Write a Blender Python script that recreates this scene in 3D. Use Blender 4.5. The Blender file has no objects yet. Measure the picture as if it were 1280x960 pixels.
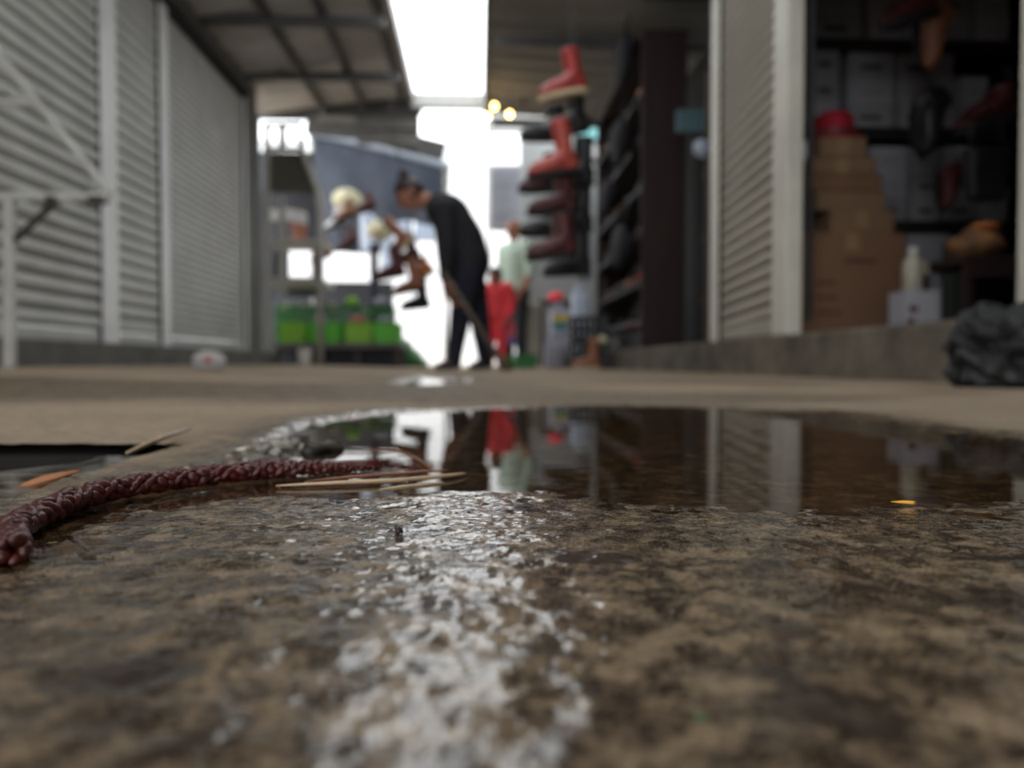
import bpy, bmesh, math, random
import numpy as np
from mathutils import Vector, Matrix, Euler
random.seed(7)
S = bpy.context.scene
COL = S.collection
PI = math.pi

# ------------------------------------------------------------------ camera geometry
CAM_H = 0.05
FPX = 961.0
YAW, PITCH = math.radians(2.5), math.radians(1.55)
cf = Vector((math.sin(YAW)*math.cos(PITCH), math.cos(YAW)*math.cos(PITCH), -math.sin(PITCH)))
cr = Vector((math.cos(YAW), -math.sin(YAW), 0))
cu = cr.cross(cf)
CAMP = Vector((0, 0, CAM_H))

def at(px, py, Y):
    "world point on the plane y=Y that the photo shows at this pixel"
    d = cf + cr*((px-640)/FPX) - cu*((py-480)/FPX)
    return CAMP + d*(Y/d.y)

def onfloor(px, py, z=0.0):
    d = cf + cr*((px-640)/FPX) - cu*((py-480)/FPX)
    p = CAMP + d*((z-CAM_H)/d.z)
    return (p.x, p.y)

def sstep(t):
    t = min(1, max(0, t)); return t*t*(3-2*t)

def fl(x, y):
    "height of the paved floor: a shallow fall towards the middle of the aisle"
    return 0.03*sstep((-x-0.5)/1.4)*sstep((y-0.8)/1.5)

# ------------------------------------------------------------------ materials
def newmat(name):
    m = bpy.data.materials.new(name); m.use_nodes = True
    nt = m.node_tree; nt.nodes.clear()
    return m, nt, nt.nodes, nt.links

def N(ns, kind, **kw):
    n = ns.new(kind)
    for k, v in kw.items():
        if k in n.inputs: n.inputs[k].default_value = v
        else: setattr(n, k, v)
    return n

def c4(c): return (c[0], c[1], c[2], 1)

def pm(name, c1, c2=None, scale=8.0, rough=0.6, metal=0.0, bump=0.15, bscale=60, stretch=(1, 1, 1), spec=0.4,
       coat=0.0, transl=None):
    "two tone noise material"
    c2 = c2 or tuple(v*0.8 for v in c1)
    m, nt, ns, L = newmat(name)
    out = N(ns, 'ShaderNodeOutputMaterial'); p = N(ns, 'ShaderNodeBsdfPrincipled')
    tc = N(ns, 'ShaderNodeTexCoord'); mp = N(ns, 'ShaderNodeMapping'); mp.inputs['Scale'].default_value = stretch
    L.new(tc.outputs['Object'], mp.inputs['Vector'])
    n1 = N(ns, 'ShaderNodeTexNoise', Scale=scale, Detail=5.0, Roughness=0.6); L.new(mp.outputs[0], n1.inputs['Vector'])
    cr_ = N(ns, 'ShaderNodeValToRGB'); L.new(n1.outputs['Fac'], cr_.inputs[0])
    cr_.color_ramp.elements[0].position = 0.32; cr_.color_ramp.elements[0].color = c4(c1)
    cr_.color_ramp.elements[1].position = 0.68; cr_.color_ramp.elements[1].color = c4(c2)
    L.new(cr_.outputs[0], p.inputs['Base Color'])
    p.inputs['Roughness'].default_value = rough; p.inputs['Metallic'].default_value = metal
    p.inputs['Specular IOR Level'].default_value = spec
    p.inputs['Coat Weight'].default_value = coat
    if bump:
        n2 = N(ns, 'ShaderNodeTexNoise', Scale=bscale, Detail=3.0); L.new(mp.outputs[0], n2.inputs['Vector'])
        b = N(ns, 'ShaderNodeBump', Strength=bump, Distance=0.01); L.new(n2.outputs['Fac'], b.inputs['Height'])
        L.new(b.outputs[0], p.inputs['Normal'])
    if transl:
        t = N(ns, 'ShaderNodeBsdfTranslucent'); L.new(cr_.outputs[0], t.inputs[0])
        mx = N(ns, 'ShaderNodeMixShader'); mx.inputs[0].default_value = transl
        L.new(p.outputs[0], mx.inputs[1]); L.new(t.outputs[0], mx.inputs[2]); L.new(mx.outputs[0], out.inputs[0])
    else:
        L.new(p.outputs[0], out.inputs[0])
    return m

M = {}
M['shutter']   = pm('grey_painted_slats', (.56, .57, .55), (.44, .45, .43), 3, .42, 0, .08, 40)
M['shutter2']  = pm('cream_painted_slats', (.37, .335, .265), (.28, .255, .20), 3, .5, 0, .08, 40)
M['rail']      = pm('pale_guide_rail', (.82, .83, .83), (.72, .73, .73), 6, .35, 0, .05)
M['railcream'] = pm('cream_guide_rail', (.56, .535, .46), (.46, .44, .38), 6, .4, 0, .05)
M['darkgap']   = pm('near_black', (.012, .012, .012), (.02, .02, .02), 10, .8)  # near-black for dark parts and for strips drawn as shaded gaps
M['fascia']    = pm('grey_fascia', (.20, .20, .19), (.15, .15, .145), 2.5, .8)
M['roofpanel'] = pm('weathered_roof_sheet', (.58, .58, .60), (.40, .40, .39), 1.6, .75, 0, .2, 20)
M['roofbrown'] = pm('brown_grey_roof_sheet', (.30, .29, .27), (.22, .21, .19), 1.6, .8, 0, .2, 20)
M['purlin']    = pm('dark_steel_purlin', (.11, .11, .115), (.075, .075, .075), 8, .6)
M['strut']     = pm('pale_roof_strut', (.45, .45, .44), (.36, .36, .35), 8, .6)
M['kerb']      = pm('stained_kerb_concrete', (.185, .155, .115), (.050, .040, .031), 4.2, .85, 0, .5, 30)
M['kerbdark']  = pm('grey_kerb_concrete', (.16, .155, .145), (.09, .087, .08), 5, .85, 0, .5, 30)
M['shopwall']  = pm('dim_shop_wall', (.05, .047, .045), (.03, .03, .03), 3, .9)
M['panelgrey'] = pm('grey_panel', (.34, .35, .36), (.26, .27, .27), 2, .8)
M['slateboard'] = pm('slate_board', (.055, .058, .068), (.038, .04, .047), 2, .8)
M['whitewall'] = pm('white_plaster', (.80, .81, .82), (.72, .73, .75), 1, .9)
M['pave']      = pm('far_pavement', (.42, .41, .40), (.34, .33, .32), 1.5, .85)
M['card']      = pm('brown_cardboard', (.165, .085, .045), (.135, .07, .037), 4, .8)
M['card2']     = pm('tan_cardboard', (.19, .112, .06), (.155, .09, .048), 4, .8)
M['tape']      = pm('packing_tape', (.24, .15, .085), (.21, .13, .07), 9, .4)
M['ink']       = pm('dark_print', (.06, .03, .02), (.09, .045, .03), 20, .8)
M['boxwhite']  = pm('white_shoe_box_card', (.42, .41, .45), (.36, .35, .38), 5, .7)
M['boxgrey']   = pm('grey_white_box_card', (.34, .335, .36), (.29, .285, .30), 5, .7)
M['woodblack'] = pm('black_shelf_board', (.012, .010, .010), (.02, .017, .016), 6, .6, stretch=(1, 8, 8))
M['woodred']   = pm('dark_red_brown_wood', (.026, .011, .009), (.017, .008, .007), 4, .7, stretch=(6, 6, .6))
M['woodbrown'] = pm('brown_wood', (.10, .06, .04), (.06, .036, .024), 4, .6, stretch=(6, 6, .6))
M['redleather']= pm('oxblood_leather', (.40, .045, .04), (.30, .03, .028), 12, .4, 0, .15, 90)
M['redleather2']= pm('brick_red_leather', (.45, .075, .055), (.36, .05, .04), 12, .4, 0, .15, 90)
M['blackleather']= pm('black_leather', (.012, .013, .016), (.02, .02, .024), 12, .4, 0, .15, 90)
M['brownleather']= pm('tan_brown_leather', (.32, .13, .07), (.24, .09, .05), 12, .45, 0, .15, 90)
M['maroon']    = pm('maroon_leather', (.09, .02, .022), (.06, .012, .015), 12, .45, 0, .15, 90)
M['orangeleather']= pm('orange_leather', (.50, .16, .05), (.40, .12, .03), 12, .5, 0, .15, 90)
M['cream']     = pm('cream_sole', (.62, .52, .34), (.54, .45, .29), 12, .7)
M['blacksole'] = pm('black_sole', (.01, .01, .01), (.018, .018, .018), 12, .8)
M['lace']      = pm('pale_lace', (.35, .28, .2), (.28, .22, .16), 30, .9)
M['cordgrey']  = pm('dark_hanging_cord', (.05, .05, .05), (.08, .08, .08), 30, .9)
M['blackcloth']= pm('black_cloth', (.010, .010, .014), (.018, .018, .022), 14, .9, 0, .4, 50)
M['navy']      = pm('navy_black_cloth', (.010, .011, .02), (.016, .017, .03), 14, .9, 0, .4, 50)
M['skin']      = pm('warm_skin', (.42, .19, .12), (.36, .15, .095), 10, .55, 0, .05)
M['hair']      = pm('dark_brown_hair', (.022, .010, .010), (.04, .016, .014), 30, .5, 0, .5, 120, stretch=(1, 1, .3))
M['hairshort'] = pm('greying_short_hair', (.30, .16, .11), (.22, .11, .08), 30, .6)
M['redcloth']  = pm('bright_red_cloth', (.95, .075, .095), (.85, .055, .07), 10, .8, 0, .4, 40)
M['pinkcloth'] = pm('pink_cloth', (.85, .22, .30), (.75, .18, .28), 10, .8)
M['bluecloth'] = pm('violet_blue_cloth', (.20, .20, .55), (.16, .16, .45), 10, .8)
M['mint']      = pm('pale_mint_cloth', (.46, .56, .46), (.40, .50, .41), 8, .85, 0, .4, 40)
M['trousers']  = pm('dark_slate_cloth', (.022, .026, .032), (.03, .034, .04), 8, .85)
M['eye']       = pm('dark_eye', (.01, .008, .006), (.02, .015, .01), 30, .2)
M['lip']       = pm('lip', (.40, .12, .10), (.34, .1, .09), 30, .5)
M['stick']     = pm('grey_brown_stick', (.13, .095, .075), (.09, .065, .05), 20, .7, stretch=(1, 1, .2))
M['bristle']   = pm('straw_bristles', (.13, .075, .045), (.085, .05, .03), 40, .9)
M['greencrate']= pm('lime_green_plastic', (.10, .48, .03), (.075, .40, .022), 6, .45)
M['greencrate2']= pm('yellow_green_plastic', (.22, .48, .03), (.18, .40, .022), 6, .45)
M['greendark'] = pm('dark_green_plastic', (.025, .14, .03), (.016, .10, .02), 6, .5)
M['greenbasket']= pm('bottle_green_plastic', (.02, .19, .045), (.015, .15, .03), 6, .5)
M['stallmetal']= pm('pale_stall_steel', (.42, .41, .37), (.34, .33, .30), 8, .5)
M['framewhite']= pm('worn_white_paint', (.62, .62, .59), (.50, .49, .46), 14, .5)
M['framedark'] = pm('rusty_dark_steel', (.07, .06, .055), (.045, .035, .03), 14, .7)
M['olive']     = pm('olive_board', (.095, .085, .065), (.07, .065, .05), 3, .8)
M['tarp']      = pm('blue_grey_tarpaulin', (.20, .24, .31), (.13, .16, .22), 2, .5, 0, .3, 12, transl=.35)
M['tarpdark']  = pm('dark_slate_tarpaulin', (.06, .07, .09), (.045, .05, .07), 2, .6, 0, .3, 12, transl=.15)
M['tarpedge']  = pm('silver_tarpaulin_hem', (.62, .68, .75), (.52, .58, .66), 4, .4, transl=.4)
M['awning']    = pm('grey_lilac_awning', (.34, .35, .40), (.25, .26, .30), 2, .6, 0, .3, 12, stretch=(.5, .5, 4), transl=.25)
M['plastic']   = pm('white_plastic', (.74, .74, .76), (.66, .66, .68), 8, .4)
M['plasticblue']= pm('cool_white_plastic_sheet', (.70, .76, .86), (.60, .66, .76), 4, .4, transl=.4)
M['paper']     = pm('crumpled_paper', (.55, .52, .50), (.46, .43, .42), 12, .8)
M['redmark']   = pm('faded_red_print', (.50, .16, .15), (.42, .12, .12), 20, .7)
M['hat']       = pm('cream_straw', (.62, .58, .40), (.52, .48, .32), 40, .9)
M['redfelt']   = pm('crimson_felt', (.30, .006, .02), (.22, .004, .014), 14, .8)
M['speckle']   = pm('amber_speckled_cloth', (.34, .15, .045), (.07, .045, .03), 30, .8)
M['jug']       = pm('milky_plastic', (.46, .42, .33), (.38, .35, .28), 6, .4)
M['greygreen'] = pm('grey_green_cloth', (.075, .085, .075), (.05, .06, .052), 6, .9, 0, .4, 20)
M['bagblack']  = pm('black_plastic_film', (.007, .007, .008), (.014, .014, .015), 9, .55, 0, .6, 40)
M['teal']      = pm('teal_board', (.09, .17, .19), (.07, .13, .15), 5, .6)
M['tealbright']= pm('turquoise_board', (.22, .52, .52), (.17, .42, .43), 5, .6)
M['yellow']    = pm('yellow_label', (.55, .42, .04), (.45, .34, .03), 8, .6)
M['tealsat']   = pm('teal_label', (.02, .24, .24), (.015, .18, .19), 8, .6)
M['greysack']  = pm('grey_lilac_sack', (.34, .34, .40), (.26, .26, .31), 5, .8, 0, .4, 18)
M['creamsack'] = pm('cream_sack', (.44, .43, .36), (.36, .35, .29), 5, .85, 0, .4, 18)
M['braid']     = pm('wet_oxblood_cord', (.085, .011, .008), (.034, .006, .005), 260, .34, 0, .15, 900, spec=.45)
M['twigred']   = pm('wet_red_brown_stalk', (.22, .075, .03), (.14, .045, .02), 90, .35, coat=.5, stretch=(1, 1, 1))
M['twigpale']  = pm('wet_straw_stalk', (.46, .33, .19), (.32, .22, .12), 90, .35, coat=.5)
M['leafdark']  = pm('rotten_dark_leaf', (.02, .015, .012), (.04, .03, .022), 120, .5)
M['leaforange']= pm('dry_orange_leaf', (.40, .17, .08), (.30, .12, .05), 120, .7)
M['sliver']    = pm('amber_sliver', (.75, .36, .03), (.62, .28, .02), 120, .5)
M['pebble']    = pm('pale_grit', (.30, .27, .23), (.18, .16, .14), 150, .6, coat=.3)
M['greenbit']  = pm('green_fleck', (.03, .20, .06), (.02, .14, .04), 150, .6)
M['grate']     = pm('worn_grate_bar', (.36, .31, .24), (.22, .18, .14), 60, .7, 0, .4, 300, stretch=(.2, 1, 1))
M['pit']       = pm('drain_dark', (.012, .010, .008), (.02, .016, .013), 20, .9)  # near-black for the pit, and for shade painted on the grate bars
M['doorred']   = pm('pink_red_shoe', (.55, .06, .08), (.45, .045, .06), 9, .5)

def bulbmat():
    m, nt, ns, L = newmat('warm_bulb_glass')
    o = N(ns, 'ShaderNodeOutputMaterial'); e = N(ns, 'ShaderNodeEmission'); e.inputs[0].default_value = (1, .62, .18, 1)
    n = N(ns, 'ShaderNodeTexNoise', Scale=20.0); r = N(ns, 'ShaderNodeMapRange'); r.inputs[3].default_value = 14; r.inputs[4].default_value = 18
    L.new(n.outputs['Fac'], r.inputs[0]); L.new(r.outputs[0], e.inputs[1]); L.new(e.outputs[0], o.inputs[0]); return m
M['bulb'] = bulbmat()

def floormat():
    m, nt, ns, L = newmat('damp_concrete')
    out = N(ns, 'ShaderNodeOutputMaterial'); p = N(ns, 'ShaderNodeBsdfPrincipled'); L.new(p.outputs[0], out.inputs[0])
    geo = N(ns, 'ShaderNodeNewGeometry'); P = geo.outputs['Position']
    wet = N(ns, 'ShaderNodeAttribute', attribute_name='wet').outputs['Fac']; filmat = N(ns, 'ShaderNodeAttribute', attribute_name='film').outputs['Fac']
    def noise(scale, detail=4, rough=.6, vec=P):
        n = N(ns, 'ShaderNodeTexNoise', Scale=float(scale), Detail=float(detail), Roughness=rough); L.new(vec, n.inputs['Vector']); return n.outputs['Fac']
    def ramp(fac, a, b):
        r = N(ns, 'ShaderNodeMapRange', interpolation_type='SMOOTHSTEP'); L.new(fac, r.inputs[0])
        r.inputs[1].default_value = a; r.inputs[2].default_value = b; return r.outputs[0]
    def mix(fac, a, b, mode='MIX'):
        x = N(ns, 'ShaderNodeMix', data_type='RGBA', blend_type=mode)
        if isinstance(fac, float): x.inputs[0].default_value = fac
        else: L.new(fac, x.inputs[0])
        for i, v in ((6, a), (7, b)):
            if isinstance(v, tuple): x.inputs[i].default_value = c4(v)
            else: L.new(v, x.inputs[i])
        return x.outputs[2]
    def math_(op, a, b):
        x = N(ns, 'ShaderNodeMath', operation=op)
        for i, v in ((0, a), (1, b)):
            if isinstance(v, (int, float)): x.inputs[i].default_value = v
            else: L.new(v, x.inputs[i])
        return x.outputs[0]
    mp = N(ns, 'ShaderNodeMapping'); mp.inputs['Scale'].default_value = (.55, 1.3, 1); L.new(P, mp.inputs['Vector'])
    # dry colour: tan slabs with grey and rusty stains
    big = noise(1.1, 4, .6, mp.outputs[0])
    dry = mix(ramp(big, .38, .62), (.46, .34, .225), (.27, .215, .16))
    rust = ramp(noise(1.7, 3, .5, mp.outputs[0]), .60, .74)
    dry = mix(rust, dry, (.42, .22, .10))
    dry = mix(ramp(noise(90, 5, .7), .35, .7), dry, (.27, .22, .165))
    # wet colour: brown, pitted, with pale grains
    g1 = noise(95, 6, .75); g2 = noise(520, 4, .65); pat = noise(20, 4, .6)
    wetc = mix(ramp(g1, .42, .61), (.022, .012, .007), (.31, .222, .138))
    wetc = mix(ramp(pat, .50, .61), wetc, mix(.6, wetc, (.036, .020, .012)))
    wetc = mix(math_('MULTIPLY', ramp(g2, .56, .70), .65), wetc, (.34, .26, .165))
    wetc = mix(math_('MULTIPLY', ramp(g2, .44, .34), .6), wetc, (.018, .010, .006))
    g3 = noise(1500, 3, .6)
    wetc = mix(math_('MULTIPLY', ramp(g3, .54, .66), .6), wetc, (.42, .31, .18))
    wetc = mix(math_('MULTIPLY', ramp(g3, .46, .36), .65), wetc, (.016, .009, .006))
    spots = ramp(noise(30, 3, .5), .57, .63)
    wetc = mix(math_('MULTIPLY', spots, .85), wetc, (.032, .021, .016))
    col = mix(wet, dry, wetc)
    L.new(col, p.inputs['Base Color'])
    rr = N(ns, 'ShaderNodeMapRange'); L.new(wet, rr.inputs[0]); rr.inputs[3].default_value = .85; rr.inputs[4].default_value = .55
    L.new(rr.outputs[0], p.inputs['Roughness']); p.inputs['Specular IOR Level'].default_value = .25
    film = math_('MULTIPLY', filmat, ramp(noise(60, 4, .65), .16, .36))
    L.new(film, p.inputs['Coat Weight']); p.inputs['Coat Roughness'].default_value = .045; p.inputs['Coat IOR'].default_value = 1.45
    sp = N(ns, 'ShaderNodeMapRange'); L.new(film, sp.inputs[0]); sp.inputs[3].default_value = .22; sp.inputs[4].default_value = .05
    L.new(sp.outputs[0], p.inputs['Specular IOR Level'])
    h = math_('ADD', math_('MULTIPLY', g1, 1.0), math_('ADD', math_('MULTIPLY', g2, .5), math_('MULTIPLY', g3, .2)))
    b1 = N(ns, 'ShaderNodeBump', Strength=.9, Distance=.003); L.new(h, b1.inputs['Height']); L.new(b1.outputs[0], p.inputs['Normal'])
    fh = math_('ADD', noise(150, 2, .5), math_('MULTIPLY', noise(640, 3, .6), .20))
    b2 = N(ns, 'ShaderNodeBump', Strength=.8, Distance=.0009); L.new(fh, b2.inputs['Height']); L.new(b2.outputs[0], p.inputs['Coat Normal'])
    return m
M['floor'] = floormat()

def watermat():
    m, nt, ns, L = newmat('shallow_brown_water')
    out = N(ns, 'ShaderNodeOutputMaterial'); t = N(ns, 'ShaderNodeBsdfTransparent'); g = N(ns, 'ShaderNodeBsdfGlossy')
    t.inputs[0].default_value = (.86, .77, .66, 1); g.inputs['Roughness'].default_value = .012
    f = N(ns, 'ShaderNodeFresnel', IOR=1.33); mx = N(ns, 'ShaderNodeMixShader')
    n = N(ns, 'ShaderNodeTexNoise', Scale=38.0, Detail=2.0); geo = N(ns, 'ShaderNodeNewGeometry'); L.new(geo.outputs['Position'], n.inputs['Vector'])
    b = N(ns, 'ShaderNodeBump', Strength=.05, Distance=.0008); L.new(n.outputs['Fac'], b.inputs['Height'])
    L.new(b.outputs[0], g.inputs['Normal']); L.new(b.outputs[0], f.inputs['Normal'])
    L.new(f.outputs[0], mx.inputs[0]); L.new(t.outputs[0], mx.inputs[1]); L.new(g.outputs[0], mx.inputs[2]); L.new(mx.outputs[0], out.inputs[0])
    return m
M['water'] = watermat()

# ------------------------------------------------------------------ object helpers
def setp(o, label=None, cat=None, group=None, kind=None):
    if label: o['label'] = label
    if cat: o['category'] = cat
    if group: o['group'] = group
    if kind: o['kind'] = kind
    return o

def thing(name, label, cat, loc=(0, 0, 0), rz=0.0, group=None, rot=None):
    o = bpy.data.objects.new(name, None); COL.objects.link(o); o.empty_display_size = .05
    o.location = loc; o.rotation_euler = rot if rot else (0, 0, rz)
    return setp(o, label, cat, group)

def link(name, me, mat, parent=None, smooth=False):
    o = bpy.data.objects.new(name, me); COL.objects.link(o)
    if mat is not None and not me.materials: me.materials.append(M[mat] if isinstance(mat, str) else mat)
    if smooth:
        me.polygons.foreach_set('use_smooth', [True]*len(me.polygons))
    if parent is not None: o.parent = parent
    return o

class MB:
    def __init__(s): s.v = []; s.f = []
    def add(s, vs, fs):
        b = len(s.v); s.v += [tuple(v) for v in vs]; s.f += [tuple(b+i for i in f) for f in fs]; return s
    def box(s, c, d, rot=None, taper=1.0):
        x, y, z = d[0]/2, d[1]/2, d[2]/2
        vs = [Vector((sx*x*(taper if sz < 0 else 1), sy*y*(taper if sz < 0 else 1), sz*z)) for sz in (-1, 1) for sy in (-1, 1) for sx in (-1, 1)]
        if rot is not None:
            R = rot if isinstance(rot, Matrix) else Euler(rot).to_matrix()
            vs = [R @ v for v in vs]
        vs = [v + Vector(c) for v in vs]
        return s.add(vs, [(0, 2, 3, 1), (4, 5, 7, 6), (0, 1, 5, 4), (2, 6, 7, 3), (0, 4, 6, 2), (1, 3, 7, 5)])
    def bar(s, a, b, w, h=None):
        a, b = Vector(a), Vector(b); h = h or w; d = b-a
        q = d.to_track_quat('Z', 'Y').to_matrix()
        return s.box((a+b)/2, (w, h, d.length), q)
    def tube(s, pts, rad, n=10, caps=True, squash=None):
        pts = [Vector(p) for p in pts]; k = len(pts)
        if not hasattr(rad, '__len__'): rad = [rad]*k
        b = len(s.v); up = Vector((0, 0, 1)); prev = None
        for i, p in enumerate(pts):
            t = (pts[min(i+1, k-1)] - pts[max(i-1, 0)]).normalized()
            if prev is None:
                a = t.cross(up)
                if a.length < .1: a = t.cross(Vector((0, 1, 0)))
                a.normalize()
            else:
                a = prev - t*prev.dot(t); a.normalize()
            prev = a; c = t.cross(a); r = rad[i]
            ra, rb = (r, r) if not hasattr(r, '__len__') else r
            for j in range(n):
                w = 2*PI*j/n
                s.v.append(tuple(p + a*math.cos(w)*ra + c*math.sin(w)*rb))
        for i in range(k-1):
            for j in range(n):
                j2 = (j+1) % n
                s.f.append((b+i*n+j, b+i*n+j2, b+(i+1)*n+j2, b+(i+1)*n+j))
        if caps:
            s.f.append(tuple(b+j for j in reversed(range(n)))); s.f.append(tuple(b+(k-1)*n+j for j in range(n)))
        return s
    def lathe(s, prof, n=20, c=(0, 0, 0)):
        b = len(s.v); k = len(prof)
        for r, z in prof:
            for j in range(n):
                w = 2*PI*j/n; s.v.append((c[0]+r*math.cos(w), c[1]+r*math.sin(w), c[2]+z))
        for i in range(k-1):
            for j in range(n):
                j2 = (j+1) % n; s.f.append((b+i*n+j, b+i*n+j2, b+(i+1)*n+j2, b+(i+1)*n+j))
        s.f.append(tuple(b+j for j in reversed(range(n)))); s.f.append(tuple(b+(k-1)*n+j for j in range(n)))
        return s
    def ball(s, c, r, n=14, m=10, rot=None, fn=None):
        if not hasattr(r, '__len__'): r = (r, r, r)
        R = Euler(rot).to_matrix() if rot else None
        b = len(s.v)
        for i in range(m+1):
            a = PI*i/m
            for j in range(n):
                w = 2*PI*j/n
                v = Vector((math.sin(a)*math.cos(w), math.sin(a)*math.sin(w), math.cos(a)))
                if fn: v = v*fn(v)
                v = Vector((v.x*r[0], v.y*r[1], v.z*r[2]))
                if R: v = R @ v
                s.v.append(tuple(v + Vector(c)))
        for i in range(m):
            for j in range(n):
                j2 = (j+1) % n; s.f.append((b+i*n+j, b+(i+1)*n+j, b+(i+1)*n+j2, b+i*n+j2))
        return s
    def sheet(s, fn, nu, nv, th=.004):
        "a surface with a small real thickness; fn(u,v)->point"
        P = [[Vector(fn(i/nu, j/nv)) for j in range(nv+1)] for i in range(nu+1)]
        b = len(s.v); W = nv+1
        Nn = []
        for i in range(nu+1):
            for j in range(nv+1):
                du = P[min(i+1, nu)][j]-P[max(i-1, 0)][j]; dv = P[i][min(j+1, nv)]-P[i][max(j-1, 0)]
                n = du.cross(dv); n.normalize(); Nn.append(n); s.v.append(tuple(P[i][j]+n*th/2))
        o = (nu+1)*W
        for i in range(nu+1):
            for j in range(nv+1): s.v.append(tuple(P[i][j]-Nn[i*W+j]*th/2))
        for i in range(nu):
            for j in range(nv):
                a, c, d, e = b+i*W+j, b+(i+1)*W+j, b+(i+1)*W+j+1, b+i*W+j+1
                s.f.append((a, c, d, e)); s.f.append((a+o, e+o, d+o, c+o))
        for i in range(nu):
            for j in (0, nv):
                a, c = b+i*W+j, b+(i+1)*W+j
                s.f.append((a, a+o, c+o, c) if j == 0 else (c, c+o, a+o, a))
        for j in range(nv):
            for i in (0, nu):
                a, c = b+i*W+j, b+i*W+j+1
                s.f.append((c, c+o, a+o, a) if i == 0 else (a, a+o, c+o, c))
        return s
    def mesh(s, name):
        me = bpy.data.meshes.new(name); me.from_pydata(s.v, [], s.f); me.update(); return me
    def build(s, name, mat, parent=None, smooth=False, bevel=0, sub=0):
        o = link(name, s.mesh(name), mat, parent, smooth)
        if bevel:
            b = o.modifiers.new('bevel', 'BEVEL'); b.width = bevel; b.segments = 2; b.limit_method = 'ANGLE'
        if sub:
            q = o.modifiers.new('sub', 'SUBSURF'); q.levels = sub; q.render_levels = sub
        return o

def struct(name, mb, mat, **kw):
    o = mb.build(name, mat, **kw); o['kind'] = 'structure'; return o

def copy_tree(o, parent=None):
    c = o.copy(); COL.objects.link(c)
    if parent is not None: c.parent = parent
    for ch in list(o.children): copy_tree(ch, c)
    return c

DG = bpy.context.evaluated_depsgraph_get
def eval_mesh(o, name):
    dg = bpy.context.evaluated_depsgraph_get(); dg.update()
    me = bpy.data.meshes.new_from_object(o.evaluated_get(dg)); me.name = name; me.materials.clear(); return me

def remeshed(m, name, voxel, smooth=3, fac=.5):
    "one continuous surface over everything in m"
    tmp = bpy.data.objects.new('tmp', m.mesh('tmp')); COL.objects.link(tmp)
    rm = tmp.modifiers.new('r', 'REMESH'); rm.mode = 'VOXEL'; rm.voxel_size = voxel
    if smooth: sm = tmp.modifiers.new('s', 'SMOOTH'); sm.factor = fac; sm.iterations = smooth
    me = eval_mesh(tmp, name); bpy.data.objects.remove(tmp); return me

# ------------------------------------------------------------------ numpy noise
_rng = np.random.RandomState(11)
_perm = _rng.permutation(4096)
_grad = _rng.uniform(0, 2*np.pi, 4096)
def perlin(x, y, seed=0):
    xi = np.floor(x).astype(int); yi = np.floor(y).astype(int); xf = x-xi; yf = y-yi
    u = xf*xf*xf*(xf*(xf*6-15)+10); v = yf*yf*yf*(yf*(yf*6-15)+10)
    def g(ix, iy, dx, dy):
        h = _perm[(_perm[(ix+seed*131) & 4095]+iy) & 4095]; a = _grad[h]; return np.cos(a)*dx+np.sin(a)*dy
    n00 = g(xi, yi, xf, yf); n10 = g(xi+1, yi, xf-1, yf); n01 = g(xi, yi+1, xf, yf-1); n11 = g(xi+1, yi+1, xf-1, yf-1)
    return (n00*(1-u)+n10*u)*(1-v)+(n01*(1-u)+n11*u)*v
def fbm(x, y, f, oct_=4, seed=0):
    r = 0; a = 1
    for i in range(oct_):
        r = r + a*perlin(x*f, y*f, seed+i); a *= .55; f *= 2.05
    return r
def np_ss(t):
    t = np.clip(t, 0, 1); return t*t*(3-2*t)

def poly_sdf(X, Y, poly):
    "positive inside"
    d = np.full(X.shape, 1e9); ins = np.zeros(X.shape, bool); n = len(poly)
    for i in range(n):
        ax, ay = poly[i]; bx, by = poly[(i+1) % n]
        ex, ey = bx-ax, by-ay; wx, wy = X-ax, Y-ay
        t = np.clip((wx*ex+wy*ey)/(ex*ex+ey*ey+1e-12), 0, 1)
        d = np.minimum(d, np.hypot(wx-ex*t, wy-ey*t))
        c = ((ay > Y) != (by > Y)) & (X < (bx-ax)*(Y-ay)/(by-ay+1e-12)+ax)
        ins ^= c
    return np.where(ins, d, -d)

# ------------------------------------------------------------------ floor, puddles, drain
PUD = [onfloor(*p) for p in [(14, 700), (38, 640), (150, 606), (300, 584), (345, 556), (395, 530), (480, 517), (600, 512), (740, 508), (900, 511),
       (1050, 516), (1150, 534), (1290, 552), (1420, 566), (1420, 612), (1280, 628), (1150, 634), (1000, 640), (880, 634),
       (740, 627), (650, 616), (560, 616), (480, 622), (300, 626), (160, 646), (60, 672)]]
PUD2 = [(-.20, 1.85), (-.14, 1.7), (-.07, 1.8), (-.05, 2.2), (-.09, 2.6), (-.18, 2.75), (-.22, 2.3)]
CORD = [onfloor(px, py, .0042) for px, py in [(15, 686), (11, 674), (17, 661), (38, 647), (70, 633), (110, 619), (160, 608), (220, 599), (290, 591), (350, 586), (410, 583), (450, 581), (486, 580)]]
HOLE = (-.80, -.170, .262, .452)

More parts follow.
